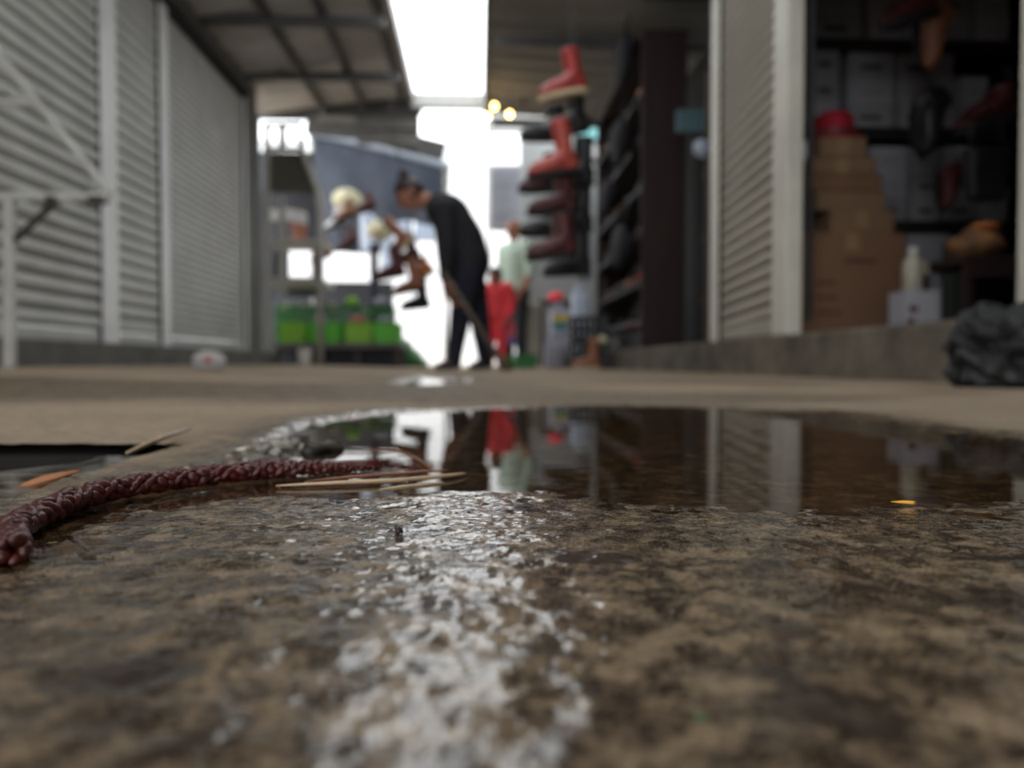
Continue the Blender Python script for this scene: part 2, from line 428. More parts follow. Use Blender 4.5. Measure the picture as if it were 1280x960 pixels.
def make_floor():
    xs = np.unique(np.round(np.concatenate([np.arange(-.46, -.20, .0022), np.arange(-.20, .22, .0012), np.arange(.22, .56, .0022), np.linspace(-14, -2.2, 14), np.linspace(-2.2, -.46, 60), np.linspace(.56, 2.2, 50), np.linspace(2.2, 14, 14), [HOLE[0], HOLE[1]]]), 5))
    ys = np.unique(np.round(np.concatenate([np.arange(.03, .10, .0022), np.arange(.10, .36, .0010), np.arange(.36, 1.0, .0022), np.linspace(-6, .03, 30), np.linspace(1.0, 3.2, 160), np.linspace(3.2, 9, 60), np.linspace(9, 40, 20), [HOLE[2], HOLE[3]]]), 5))
    X, Y = np.meshgrid(xs, ys)
    Z = np.zeros_like(X)
    left = .03*np_ss((-X-.5)/1.4)*np_ss((Y-.8)/1.5)
    near = np_ss((1.35-Y)/.35)*np_ss((Y+.3)/.2)
    sd = poly_sdf(X, Y, PUD) + .010*(fbm(X, Y, 26, 3, 5)+.55*fbm(X, Y, 85, 3, 6))*np.clip(Y/.35, .6, 2.2)
    inn = np_ss((sd+.004)/.034)
    sd2 = poly_sdf(X, Y, PUD2) + .03*fbm(X, Y, 6, 3, 9)
    inn2 = np_ss((sd2+.03)/.07)
    strip = .0022*np_ss(-sd/.014)*np_ss((-.055-X)/.03)*np_ss((Y-.285)/.03)
    Z = (.0002+.0014*np_ss(-sd/.10)-.0030*inn+strip)*near + .004*(1-near) - .0075*inn2
    fine = fbm(X, Y, 330, 2, 14)
    rough = fbm(X, Y, 70, 4, 1)*.0008 + fbm(X, Y, 16, 2, 3)*.0007 + np.where(fine < 0, fine*1.3, fine*.5)*.00032*np_ss((.5-Y)/.1)
    Z += rough*np.where(inn > .5, .75, 1.0)*near + (1-near)*fbm(X, Y, 3.5, 3, 21)*.0016*(1-inn2) + left
    # wetness of the concrete: soaked near the lens and round the puddle, dry strip beside the drain, dry slabs beyond
    wet = np_ss((sd+.09)/.10)
    wet = np.maximum(wet, np_ss((.40-Y+.06*fbm(X, Y, 9, 3, 31))/.08)*np_ss((X+.150+.012*fbm(X, Y, 30, 2, 8))/.02))
    wet = np.maximum(wet, .9*np_ss((.62-Y+.10*fbm(X, Y, 7, 3, 33))/.16)*np_ss((X-.30)/.16))
    wet = np.maximum(wet, .75*np_ss((sd2+.25)/.3))
    damp = np_ss((.50-np.abs(Y-1.34+.15*X+.12*fbm(X, Y, 2.2, 3, 44)))/.16)*.85*np_ss((.35-X)/.5)
    damp = np.maximum(damp, np_ss((fbm(X*.7, Y*1.6, 1.5, 3, 51)-.12)/.2)*.55*np_ss((Y-.7)/.3))
    film = np_ss((wet-.45)/.5)
    wet = np.maximum(wet, damp)
    ny, nx = X.shape
    idx = np.arange(nx*ny).reshape(ny, nx)
    q = np.stack([idx[:-1, :-1], idx[:-1, 1:], idx[1:, 1:], idx[1:, :-1]], -1)
    cx = (xs[:-1]+xs[1:])/2; cy = (ys[:-1]+ys[1:])/2; CX, CY = np.meshgrid(cx, cy)
    keep = ~((CX > HOLE[0]) & (CX < HOLE[1]) & (CY > HOLE[2]) & (CY < HOLE[3]))
    q = q[keep].reshape(-1, 4)
    me = bpy.data.meshes.new('floor')
    me.vertices.add(nx*ny); me.vertices.foreach_set('co', np.stack([X, Y, Z], -1).reshape(-1).astype(np.float32))
    me.loops.add(q.size); me.loops.foreach_set('vertex_index', q.reshape(-1).astype(np.int32))
    me.polygons.add(len(q)); me.polygons.foreach_set('loop_start', (np.arange(len(q))*4).astype(np.int32))
    me.update(calc_edges=True)
    a = me.attributes.new('wet', 'FLOAT', 'POINT'); a.data.foreach_set('value', wet.reshape(-1).astype(np.float32))
    a = me.attributes.new('film', 'FLOAT', 'POINT'); a.data.foreach_set('value', film.reshape(-1).astype(np.float32))
    o = link('floor', me, 'floor', smooth=True); o['kind'] = 'structure'
make_floor()

def water(name, poly, step, label, margin, z, meniscus=False):
    P = np.array(poly); x0, y0 = P.min(0)-margin; x1, y1 = P.max(0)+margin
    xs = np.arange(x0, x1, step); ys = np.arange(y0, y1, step); X, Y = np.meshgrid(xs, ys)
    sd = poly_sdf(X, Y, poly)
    Z = np.full_like(X, z) + .00004*fbm(X, Y, 12, 2, 70)
    if meniscus:
        d = np.full(X.shape, 1e9)
        for (ax, ay), (bx, by) in zip(CORD[:-1], CORD[1:]):
            ex, ey = bx-ax, by-ay; t = np.clip(((X-ax)*ex+(Y-ay)*ey)/(ex*ex+ey*ey), 0, 1); d = np.minimum(d, np.hypot(X-ax-ex*t, Y-ay-ey*t))
        Z += .0011*np.exp(-np.maximum(d-.004, 0)/.0022)*(.7+.6*fbm(X, Y, 60, 2, 80))
        Z += .0013*np.exp(-((d-.015-.005*fbm(X, Y, 30, 2, 81))/.0019)**2)*np_ss((-.03-X)/.04)*np_ss(.35+1.6*fbm(X, Y, 50, 2, 85))
    ny, nx = X.shape; idx = np.arange(nx*ny).reshape(ny, nx)
    q = np.stack([idx[:-1, :-1], idx[:-1, 1:], idx[1:, 1:], idx[1:, :-1]], -1)[(sd[:-1, :-1] > -margin)]
    me = bpy.data.meshes.new(name); me.from_pydata(np.stack([X, Y, Z], -1).reshape(-1, 3).tolist(), [], q.tolist())
    bm = bmesh.new(); bm.from_mesh(me); bmesh.ops.delete(bm, geom=[v for v in bm.verts if not v.link_faces], context='VERTS'); bm.to_mesh(me); bm.free()
    o = link(name, me, 'water', smooth=True); setp(o, label, 'puddle', None, 'stuff')
water('puddle', PUD, .0016, 'clear shallow puddle mirroring the aisle, in front of the braided cord', .085, 0.0, True)
water('puddle', PUD2, .03, 'small bright puddle on the far paving in front of the person sweeping', .05, -.0012)

# drain pit and grating
x0, x1, y0, y1 = HOLE
w = MB()
w.box(((x0+x1)/2, (y0+y1)/2, -.16), (x1-x0+.06, y1-y0+.06, .02))
for sx in (x0-.151, x1+.151): w.box((sx, (y0+y1)/2, -.0785), (.30, y1-y0+.60, .150))  # walls widened outward to block sky light leaking under the floor
for sy in (y0-.151, y1+.151): w.box(((x0+x1)/2, sy, -.0785), (x1-x0+.60, .30, .150))
struct('trim_1', w, 'pit')
g = thing('drain_grate', 'worn pale drain grate lying in the floor left of the braided cord', 'drain grate', ((x0+x1)/2, .32, -.018))
for i, yy in enumerate((.272, .294, .316, .338, .361)):
    gb = MB().box((0, yy-.32, .004), (x1-x0-.012, .0070, .022)).build('grate_bar', 'pit', g)  # bar sides near-black to imitate shaded gaps; tops keep the pale bar colour
    MB().box((0, yy-.32, .0160), (x1-x0-.012, .0085, .0018)).build('pale_top', 'grate', gb, bevel=.0006)
m = MB()
for sx in (-.24, 0, .24): m.box((sx, -.004, -.004), (.012, .104, .010))
m.build('cross_bar', 'framedark', g)

# ------------------------------------------------------------------ things lying on the floor close to the lens
def catmull(pts, n):
    P = [Vector(p) for p in pts]; P = [P[0]*2-P[1]]+P+[P[-1]*2-P[-2]]; out = []
    for i in range(1, len(P)-2):
        for k in range(n):
            t = k/n; a, b, c, d = P[i-1], P[i], P[i+1], P[i+2]
            out.append(.5*((2*b)+(-a+c)*t+(2*a-5*b+4*c-d)*t*t+(-a+3*b-3*c+d)*t**3))
    out.append(P[-2]); return out

def braided_cord():
    path = catmull([(x, y, .0042) for x, y in CORD], 26)
    # equal spacing
    L = [0]
    for a, b in zip(path[:-1], path[1:]): L.append(L[-1]+(b-a).length)
    tot = L[-1]; n = int(tot/.0011); pts = []; j = 0
    for i in range(n+1):
        s = tot*i/n
        while j < len(L)-2 and L[j+1] < s: j += 1
        t = (s-L[j])/(L[j+1]-L[j]+1e-9); pts.append((path[j].lerp(path[j+1], t), s))
    m = MB(); rr = random.Random(4); s_ = 0.0; row = 0
    while s_ < tot-.001:
        i = min(n, int(s_/tot*n)); p = pts[i][0]; q = pts[min(i+3, n)][0]-pts[max(i-3, 0)][0]; q.normalize()
        sd = q.cross(Vector((0, 0, 1))); up = sd.cross(q); thin = sstep((tot-s_)/.06)*.5+.5
        for k in range(5):
            ph = 2*PI*k/5+row*.63+rr.uniform(-.15, .15)
            rad = sd*math.cos(ph)+up*math.sin(ph)*.8; tang = q.cross(rad).normalized()
            ax = (q*.80+tang*(.62 if k % 2 else -.62)).normalized(); w = ax.cross(rad).normalized(); nn = w.cross(ax)
            c = p+rad*.0029*thin*rr.uniform(.85, 1.15)+Vector((0, 0, -.0014*(1-thin)))
            la, lb = .0031*thin*rr.uniform(.85, 1.2), .0019*thin*rr.uniform(.85, 1.15)
            bb = MB().ball((0, 0, 0), 1, 10, 7)
            m.add([c+ax*x*la+w*y*lb+nn*z*lb for x, y, z in bb.v], bb.f)
        s_ += .0034*(.55+.45*thin); row += 1
    m.tube([p_ for p_, _ in pts[4:-4:6]], .0024, 8)
    o = m.build('braided_cord', 'braid', smooth=True)
    setp(o, 'dark red braided cord lying wet along the left edge of the puddle', 'cord')
    e = MB(); p = pts[-1][0]
    for k in range(7):
        a = (k-3)*.16; e.tube([p, p+Vector((.006, -.002*a*10*.2, -.001)), p+Vector((.013*math.cos(a), .013*math.sin(a), -.002))], [.0008, .0006, .0003], 5)
    e.build('frayed_end', 'braid', o)
braided_cord()

def stalk(name, pix, r, mat, label, z=.0012, cat='twig', taper=.4):
    pts = catmull([(*onfloor(px, py), z+dz) for px, py, dz in pix], 8)
    n = len(pts)-1
    m = MB().tube(pts, [r*(1-(1-taper)*abs(2*i/n-1)**3) for i in range(n+1)], 7)
    o = m.build(name, mat, smooth=True); return setp(o, label, cat)
stalk('stalk', [(380, 606, 0), (440, 601, .0003), (510, 596, .0005), (560, 592, .0002)], .00075, 'twigred', 'thin red-brown stalk floating just behind the pale straws')
stalk('stalk', [(345, 611, 0), (430, 608, .0004), (500, 605, .0005), (560, 599, .0004), (582, 595, 0)], .0009, 'twigpale', 'longest pale straw floating in the puddle beyond the cord tip')
stalk('stalk', [(474, 618, 0), (515, 614, .0003), (556, 609, 0)], .0007, 'twigpale', 'short pale straw at the near edge of the puddle, middle of the photo', z=.0018)
stalk('stalk', [(455, 568, .0005), (490, 571, .002), (520, 581, .002), (545, 594, 0)], .0007, 'twigred', 'bent red-brown stalk arching over the cord tip')
stalk('stalk', [(424, 586, .0005), (450, 583, .001), (474, 579, 0)], .0006, 'twigpale', 'pale bit of straw beside the frayed tip of the cord')
stalk('dry_stick', [(158, 575, .0), (200, 565, .004), (238, 553, .005)], .0016, 'twigpale', 'dry pale stick lying across the corner of the open drain slot', z=.0035)
def bit(name, px, py, r, mat, label, cat, z=.0, seed=0, flat=.6):
    x, y = onfloor(px, py); rr = random.Random(seed)
    k = [rr.uniform(-1, 1) for _ in range(9)]
    f = lambda v: 1+.28*math.sin(3*v.x+k[0]*3+2*v.y)+.2*math.sin(4*v.z+k[1]*4+3*v.x)+.12*math.sin(9*v.y+k[2]*5)
    m = MB().ball((0, 0, r[2]*.7), r, 16, 10, fn=f); o = m.build(name, mat, smooth=True); o.location = (x, y, z); o.rotation_euler = (0, 0, k[3]*2)
    return setp(o, label, cat)
bit('rotten_leaf', 402, 564, (.010, .006, .0045), 'leafdark', 'blackened lump of rotten leaf standing in the puddle behind the cord', 'leaf', -.001, 3)
for i, (px, py, s) in enumerate([(338, 556, 5), (352, 561, 6.5), (368, 557, 4.5), (358, 551, 4), (380, 562, 4), (330, 564, 4), (344, 568, 3.5)]):
    nm = ['leftmost but one, at the back', 'largest and palest', 'right of the largest one', 'farthest from the lens', 'closest to the rotten leaf', 'leftmost of all', 'nearest to the braided cord'][i]
    bit('grit_pebble', px, py, (s*.001, s*.0008, s*.0006), 'pebble', 'wet pale pebble in the grit heap behind the cord, '+nm, 'pebble', -.0008, 20+i).__setitem__('group', 'grit pebbles behind the cord')
o = bit('orange_leaf', 62, 600, (.013, .004, .0018), 'leaforange', 'curled orange leaf lying on the drain grate', 'leaf', -.001, 41); o.rotation_euler = (0, -.25, .5); o.location = (o.location.x+.0, .325, -.0015)
o = bit('amber_sliver', 1128, 635, (.0042, .0007, .0005), 'sliver', 'tiny amber sliver on the wet concrete at the right edge of the puddle', 'sliver', .0016, 42); o.rotation_euler = (0, 0, -.2)
bit('dark_grit', 499, 672, (.0011, .0010, .0012), 'leafdark', 'tiny black speck of grit standing beside the bright wet streak', 'grit', .0012, 43)
bit('green_fleck', 876, 912, (.0008, .0006, .0004), 'greenbit', 'tiny green fleck on the concrete near the bottom of the photo', 'fleck', .0012, 44)

# ------------------------------------------------------------------ the aisle: kerbs, walls, roofs
WL = -2.12; WR = 1.12
m = MB().box(((-2.0-3.0)/2, 3.05, .06), (1.0, 9.3, .20)); struct('kerb_left', m, 'kerbdark', bevel=.012)
m = MB().box(((WR-.05+3.2)/2, 4.10, .05), (3.25-WR, 11.0, .20)); o = struct('kerb_right', m, 'kerb', bevel=.012)
# far pavement edge and white building across the street
m = MB().box((-1, 17.0, 2.4), (22, .3, 4.9)); struct('wall_far', m, 'whitewall')
# left wall: fascia over the shutters and pier walls
ZT = 2.43
m = MB().box((WL-.10, 3.0, ZT+.36), (.16, 9.2, .72)); struct('wall_left', m, 'fascia')
m = MB()
for a, b in ((-1.6, .9),): m.box((WL-.06, (a+b)/2, 1.2), (.12, b-a, 2.48))
m.box((WL-.06, 7.36, 1.3), (.12, .56, 2.3))
struct('wall_left_pier', m, 'fascia')

def shutter(name, label, x, ya, yb, za, zb, pitch, mat, railmat, face, shear=0.0, railw=.07, amp=.012, housing=True, near_w=None, gap=True):
    "roller shutter in the plane x; face=+1 looks towards +x"
    t = thing(name, label, 'roller shutter', (x, (ya+yb)/2, za), group='closed roller shutters')
    cy = (ya+yb)/2; W = yb-ya; H = zb-za
    nw = near_w or railw
    y0, y1 = -W/2+nw, W/2-railw
    z0, z1 = .07, H
    n = int((z1-z0)/pitch*8); vs = []; fs = []
    for i in range(n+1):
        z = z0+(z1-z0)*i/n; tt = ((z-z0)/pitch) % 1.0
        off = amp*(1-abs(2*tt-1)**3)-amp*.6*(1 if tt < .08 or tt > .94 else 0)
        for yy in (y0-.01, y1+.01):
            vs.append((face*off, yy, z-shear*(yy-y0)))
    for i in range(n): fs.append((2*i, 2*i+1, 2*i+3, 2*i+2))
    o = MB().add(vs, fs).build('slat_curtain', mat, t)
    sm = o.modifiers.new('th', 'SOLIDIFY'); sm.thickness = .003
    MB().box((face*.004, (y0+y1)/2, .035), (.034, y1-y0, .062)).build('bottom_bar', mat, t, bevel=.006)
    for yy, ww in ((-W/2+nw/2, nw), (W/2-railw/2, railw)):
        MB().box((face*.012, yy, H/2), (.06, ww-.006, H)).build('guide_rail', railmat, t, bevel=.006)
    if gap:
        for yy in (y0+.006, y1-.006):
            MB().box((face*.024, yy, H/2), (.012, .016, H)).build('rail_slot', 'darkgap', t)
    if housing:
        MB().box((-face*.03, 0, H-.0), (.13, W, .05)).build('head_box', 'darkgap', t)
    return t
KT = .16
shutter('roller_shutter', 'wide grey roller shutter behind the white bracket frame, nearest on the left', WL, 1.0, 4.50, KT, ZT, .083, 'shutter', 'rail', 1, railw=.12, amp=.030)
shutter('roller_shutter', 'narrow grey roller shutter between the two white posts', WL, 4.51, 5.26, KT, ZT, .083, 'shutter', 'rail', 1, railw=.07, near_w=.06, amp=.020)
shutter('roller_shutter', 'grey roller shutter under the black lintel line, farthest on the left', WL, 5.27, 7.06, KT, ZT, .055, 'shutter', 'rail', 1, railw=.05, amp=.012)
m = MB().box((WL+.03, 6.15, ZT+.03), (.06, 1.85, .07)); struct('trim_2', m, 'darkgap')
t = shutter('roller_shutter', 'cream slatted shutter on the right kerb beside the open shoe shop', WR+.0, 2.66, 3.56, .15, 2.75, .053, 'shutter2', 'railcream', -1, shear=.05, railw=.10, near_w=.14, housing=False, amp=.022)
m = MB().box((WR+.036, 2.648, .78), (.014, .02, 1.16)); struct('trim_40', m, 'darkgap')  # dark strip box standing in for the shaded gap beside the rail
# shop post at the right edge of the frame
m = MB().box((WR+.05, 1.545, 1.45), (.07, .075, 2.6)); o = m.build('shop_post', 'railcream', bevel=.006)
setp(o, 'pale steel post at the near end of the open shoe shop', 'post')

# roofs
def roof(name, xa, za, xb, zb, ya, yb, mat):
    m = MB()
    def fn(u, v):
        x = xa+(xb-xa)*u; z = za+(zb-za)*u; return (x, ya+(yb-ya)*v, z+.012*math.sin(v*(yb-ya)*2*PI/.30))
    m.sheet(fn, 8, 260, .012); o = m.build(name, mat, smooth=False); o['kind'] = 'structure'
roof('ceiling_left', -2.3, 2.70, -.71, 2.90, -5.0, 8.35, 'roofpanel')
roof('ceiling_right', .055, 2.90, 3.4, 2.72, -5.0, 8.85, 'roofbrown')
k = 3
def trim(mb, mat):
    global k
    struct('trim_%d' % k, mb, mat); k += 1
for xx in (-1.63, -1.22, -.80):
    zz = 2.70+(xx+2.3)*.126-.055
    trim(MB().box((xx, 1.7, zz), (.05, 13.2, .07)), 'purlin')
for yy in (6.1, 7.26):
    trim(MB().box((-1.45, yy, 2.70), (1.45, .07, .07)), 'purlin')
trim(MB().box((-1.45, 8.36, 2.80), (1.70, .06, .16)), 'purlin')
trim(MB().box((-.70, 1.7, 2.88), (.05, 13.3, .12)), 'strut')
trim(MB().box((.075, 1.9, 2.90), (.03, 13.8, .06)), 'purlin')
trim(MB().box((-.33, 8.3, 2.84), (.76, .10, .15)), 'strut')
trim(MB().box((.48, 8.3, 2.84), (.04, .04, .05)), 'purlin')
for yy in (4.2, 6.6, 8.8):
    trim(MB().box((1.3, yy, 2.78), (2.3, .06, .08)), 'purlin')

# right shop shell
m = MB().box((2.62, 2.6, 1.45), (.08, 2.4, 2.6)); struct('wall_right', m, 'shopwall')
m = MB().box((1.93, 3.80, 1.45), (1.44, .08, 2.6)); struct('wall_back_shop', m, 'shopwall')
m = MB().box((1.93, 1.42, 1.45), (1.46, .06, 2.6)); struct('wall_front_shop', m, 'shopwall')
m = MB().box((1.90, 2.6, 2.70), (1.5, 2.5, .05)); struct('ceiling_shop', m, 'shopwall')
m = MB().box((WR+.06, -1.6, 1.45), (.1, 6.0, 2.6)); struct('wall_right_near', m, 'fascia')
# stall behind the cream shutter
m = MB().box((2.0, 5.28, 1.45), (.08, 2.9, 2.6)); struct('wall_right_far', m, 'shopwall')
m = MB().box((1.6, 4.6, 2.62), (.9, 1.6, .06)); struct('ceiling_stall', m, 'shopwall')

t = shutter('roller_shutter', 'unseen cream roller shutter added halfway down over the shoe shop opening to shade it', WR+.0, 1.60, 2.64, 1.36, 2.75, .053, 'shutter2', 'railcream', -1, railw=.03, housing=False, gap=False)  # out of view, added to cut the light reaching the shop
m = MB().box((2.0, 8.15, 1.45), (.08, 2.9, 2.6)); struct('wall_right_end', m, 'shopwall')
m = MB().box((1.28, 9.70, 1.70), (1.5, .08, 3.35)); struct('wall_cross', m, 'panelgrey')
a_, b_ = at(383, 118, 8.42), at(524, 161, 8.42)
m = MB().box(((a_.x+b_.x)/2, 8.45, (a_.z+b_.z)/2), (b_.x-a_.x, .05, a_.z-b_.z)); struct('trim_30', m, 'fascia')
a_, b_ = at(318, 118, 8.42), at(385, 149, 8.42)
m = MB().box(((a_.x+b_.x)/2, 8.45, (a_.z+b_.z)/2), (b_.x-a_.x, .05, a_.z-b_.z)); struct('trim_31', m, 'purlin')
m = MB().bar(at(383, 157, 8.7), at(470, 166, 8.7), .05, .18); m.bar(at(468, 168, 8.7), at(556, 190, 8.7), .05, .20); struct('trim_32', m, 'purlin')
a_, b_ = at(446, 155, 8.47), at(524, 180, 8.47)
m = MB().box(((a_.x+b_.x)/2, 8.50, (a_.z+b_.z)/2), (b_.x-a_.x, .03, a_.z-b_.z)); struct('trim_41', m, 'fascia')
m = MB().bar(at(398, 148, 8.40), at(446, 150, 8.40), .03, .06); struct('trim_33', m, 'strut')  # pale bar added in place of a lit patch under the roof end
# dark board wall behind the left stalls
a_, b_ = at(300, 190, 11.0), at(492, 300, 11.0)
m = MB().box(((a_.x+b_.x)/2, 11.0, (a_.z+b_.z)/2), (b_.x-a_.x, .06, a_.z-b_.z)); struct('wall_stall_back', m, 'slateboard')
a_, b_ = at(300, 352, 9.75), at(492, 470, 9.75)
m = MB().box(((a_.x+b_.x)/2, 9.75, a_.z/2), (b_.x-a_.x, .06, a_.z)); struct('wall_stall_counter', m, 'slateboard')

# ------------------------------------------------------------------ bracket frame on the left
d = 3.10
base = at(10, 458, d)
t = thing('stall_bracket', 'white steel stall bracket with a dark short brace, in front of the widest shutter', 'bracket', (0, d, 0))
def L3(px, py, dd=0): p = at(px, py, d+dd); return (p.x, dd, p.z)
MB().bar(L3(12, 462), L3(12, 250), .036, .036).build('upright', 'framewhite', t, bevel=.005)
MB().bar(L3(-30, 246), L3(138, 246), .034, .034).build('arm', 'framewhite', t, bevel=.005)
MB().bar(L3(-14, 52), L3(138, 243), .034, .022).build('tie_bar', 'framewhite', t, bevel=.005)
MB().bar(L3(-30, 124), L3(38, 131), .030, .022).build('short_bar', 'framewhite', t, bevel=.005)
MB().bar(L3(66, 255), L3(19, 300), .022, .022).build('brace', 'framedark', t, bevel=.004)
MB().box(L3(66, 251), (.045, .04, .035)).build('clamp', 'framedark', t, bevel=.005)
MB().box(L3(122, 250), (.07, .036, .03)).build('hinge', 'framedark', t, bevel=.005)
MB().box(L3(11, 461), (.07, .07, .012)).build('foot_plate', 'framedark', t)

# litter
def crumple(name, c, r, mat, label, cat, seed, amp=.35):
    rr = random.Random(seed); ks = [(Vector((rr.uniform(-1, 1), rr.uniform(-1, 1), rr.uniform(-1, 1)))*rr.uniform(3, 9), rr.uniform(0, 6)) for _ in range(9)]
    f = lambda v: 1+amp*sum(abs(math.sin(v.dot(k)+p))-.6 for k, p in ks)/3.2
    m = MB().ball((0, 0, r[2]*.82), r, 36, 24, fn=f)
    m.v = [(x, y, max(z, 0)) for x, y, z in m.v]
    o = m.build(name, mat); o.location = c; return setp(o, label, cat)
p = at(262, 464, 3.6)
o = crumple('crumpled_wrapper', (p.x, 3.6, fl(p.x, 3.6)+.003), (.068, .05, .045), 'paper', 'crumpled white wrapper with a red mark at the foot of the left kerb', 'wrapper', 5)
MB().ball((.008, -.047, .045), (.020, .008, .016), 10, 8).build('red_mark', 'redmark', o)
p = at(1246, 485, 1.40)
o = crumple('rubbish_bag', (p.x+.0, 1.40, .004), (.082, .066, .078), 'bagblack', 'black crumpled plastic bag slumped against the right kerb', 'plastic bag', 9, .5)
MB().tube([(.02, 0, .08), (.03, -.01, .112), (.055, -.02, .122)], [.02, .012, .018], 9).build('knot', 'bagblack', o)

# ------------------------------------------------------------------ open shoe shop on the right
# back shelving
SY = 3.40
t = thing('shop_shelving', 'black wooden shelving full of white shoe boxes at the back of the shop', 'shelving', (1.98, SY+.17, .15))
zs = [at(1150, y, SY).z for y in (276, 160, 50, -70)]
for z in zs[:3]:
    MB().box((0, 0, z-.15-.018), (1.14, .34, .036)).build('shelf_board', 'woodblack', t, bevel=.004)
    MB().box((0, -.172, z-.15-.026), (1.14, .012, .052)).build('shelf_lip', 'woodblack', t, bevel=.003)
for sx in (-.57, .57): MB().box((sx, 0, .95), (.03, .34, 1.9)).build('side_panel', 'woodblack', t)
MB().box((0, .165, .95), (1.14, .012, 1.9)).build('back_panel', 'woodblack', t)

def shoe_box(x, y, z, w, dp, h, mat, label, group=None, rz=0.0, marks=True):
    t = thing('shoe_box', label, 'box', (x, y, z), rz, group)
    MB().box((0, 0, h*.40), (w-.008, dp-.008, h*.80)).build('box_body', mat, t, bevel=.002)
    MB().box((0, 0, h*.83), (w, dp, h*.34)).build('lid', mat, t, bevel=.003)
    if marks: MB().box((0, -dp/2+.0005, h*.42), (w*.45, .004, h*.16)).build('printed_mark', 'boxgrey' if mat == 'boxwhite' else 'woodblack', t)
    return t
ordn = ['lowest', 'second', 'third', 'fourth']
cols = {  # shelf: list of (px0, px1, py_top) columns, boxes per column
    'floor level': (at(0, 404, SY).z, [(1140, 1195, 292, 2), (1196, 1226, 296, 2)]),
    'bottom shelf': (zs[0], [(1088, 1138, 182, 3), (1141, 1178, 184, 3), (1182, 1222, 181, 3), (1226, 1264, 186, 2)]),
    'middle shelf': (zs[1], [(1012, 1050, 60, 3), (1060, 1119, 64, 3), (1124, 1160, 66, 3), (1164, 1194, 66, 3), (1200, 1236, 94, 2)]),
    'top shelf': (zs[2], [(1011, 1077, -52, 3), (1086, 1150, -50, 3), (1154, 1214, -46, 3), (1218, 1262, -48, 3)]),
}
for shelf, (z, cl) in cols.items():
    for ci, (a, b, top, n) in enumerate(cl):
        xa, xb = at(a, 200, SY).x, at(b, 200, SY).x; zt = at(a, top, SY).z; h = (zt-z)/n
        for j in range(n):
            pos = ['first', 'second', 'third', 'fourth', 'fifth'][ci]
            lab = '%s white box in the %s stack from the left on the shop %s' % ('top' if j == n-1 else 'bottom' if j == 0 else 'middle', pos, shelf)
            shoe_box((xa+xb)/2+random.uniform(-.003, .003), SY+.155, z+j*h+.0005, xb-xa-.004, .29, h-.001, random.choice(['boxwhite', 'boxwhite', 'boxgrey']), lab, 'white shoe boxes on the shop shelves')

# cardboard boxes by the shutter
def carton(x0, x1, y, dep, z0, z1, mat, label, rz=0, marks=False, tape=True):
    t = thing('carton', label, 'cardboard box', ((x0+x1)/2, y+dep/2, z0), rz, 'brown cartons piled by the cream shutter')
    w, h = x1-x0, z1-z0
    MB().box((0, 0, h/2), (w, dep, h)).build('box_body', mat, t, bevel=.004)
    m = MB()
    for sy in (-1, 1): m.box((0, sy*dep/4, h+.0015), (w-.004, dep/2-.003, .003))
    m.build('flap', mat, t)
    if tape:
        m = MB().box((0, 0, h+.0035), (.05, dep, .001)); m.box((0, -dep/2-.0008, h-.03), (.05, .0012, .06)); m.build('tape', 'tape', t)
    if marks:
        m = MB()
        for zz, xa, xb, hh in ((.275, -.03, .09, .018), (.195, -.14, -.06, .014), (.14, -.14, -.05, .014), (.085, -.14, -.04, .014)):
            MB().box(((xa+xb)/2, -dep/2-.0006, zz), (xb-xa, .001, hh)).build('printed_line', 'ink', t)
    return t
Y0 = 2.78
zb = .151
carton(1.172, at(1137, 0, Y0).x, Y0, .34, zb, at(1050, 292, Y0).z, 'card', 'largest brown carton, at the bottom of the pile beside the cream shutter', marks=True)
z1 = at(1050, 292, Y0).z+.0045
Y1 = 2.82
z2 = at(1050, 263, Y1).z
carton(at(1042, 0, Y1).x, at(1122, 0, Y1).x, Y1, .28, z1, z2, 'card2', 'second carton from the bottom of the pile beside the cream shutter')
z2 += .0045
tops = [(1024, 1110, 240), (1010, 1106, 218), (1012, 1098, 197), (1027, 1086, 172)]
nm = ['third carton from the bottom of the brown pile', 'flat carton under the top two of the brown pile', 'widest thin carton just below the topmost one of the pile', 'topmost small carton of the brown pile, under the red hat']
for (a, b, top), lb in zip(tops, nm):
    Y1 = 2.84; zt = at(1050, top, Y1).z
    carton(max(1.175, at(a, 0, Y1).x), at(b, 0, Y1).x, Y1, .24, z2, zt, 'card2' if top != 218 else 'card', lb, tape=top < 200); z2 = zt+.0045
# red hat on the pile
px = at(1044, 0, 2.95).x
t = thing('felt_hat', 'crimson felt hat resting on top of the carton pile', 'hat', (px, 2.95, z2))
MB().lathe([(.03, 0), (.115, .004), (.118, .010), (.082, .022), (.078, .06), (.070, .105), (.045, .122), (.005, .112)], 24).build('crown', 'redfelt', t, smooth=True)
MB().lathe([(.081, .022), (.084, .024), (.082, .044), (.079, .045)], 24).build('hat_band', 'maroon', t)
# paper roll beside hat
p = at(1017, 197, 2.78)
o = MB().tube([(0, 0, 0), (0, .0, .085)], .028, 16).build('paper_roll', 'plastic', smooth=False); o.location = (p.x, 2.905, p.z+.004); setp(o, 'white paper roll standing on the cartons beside the red hat', 'paper roll')
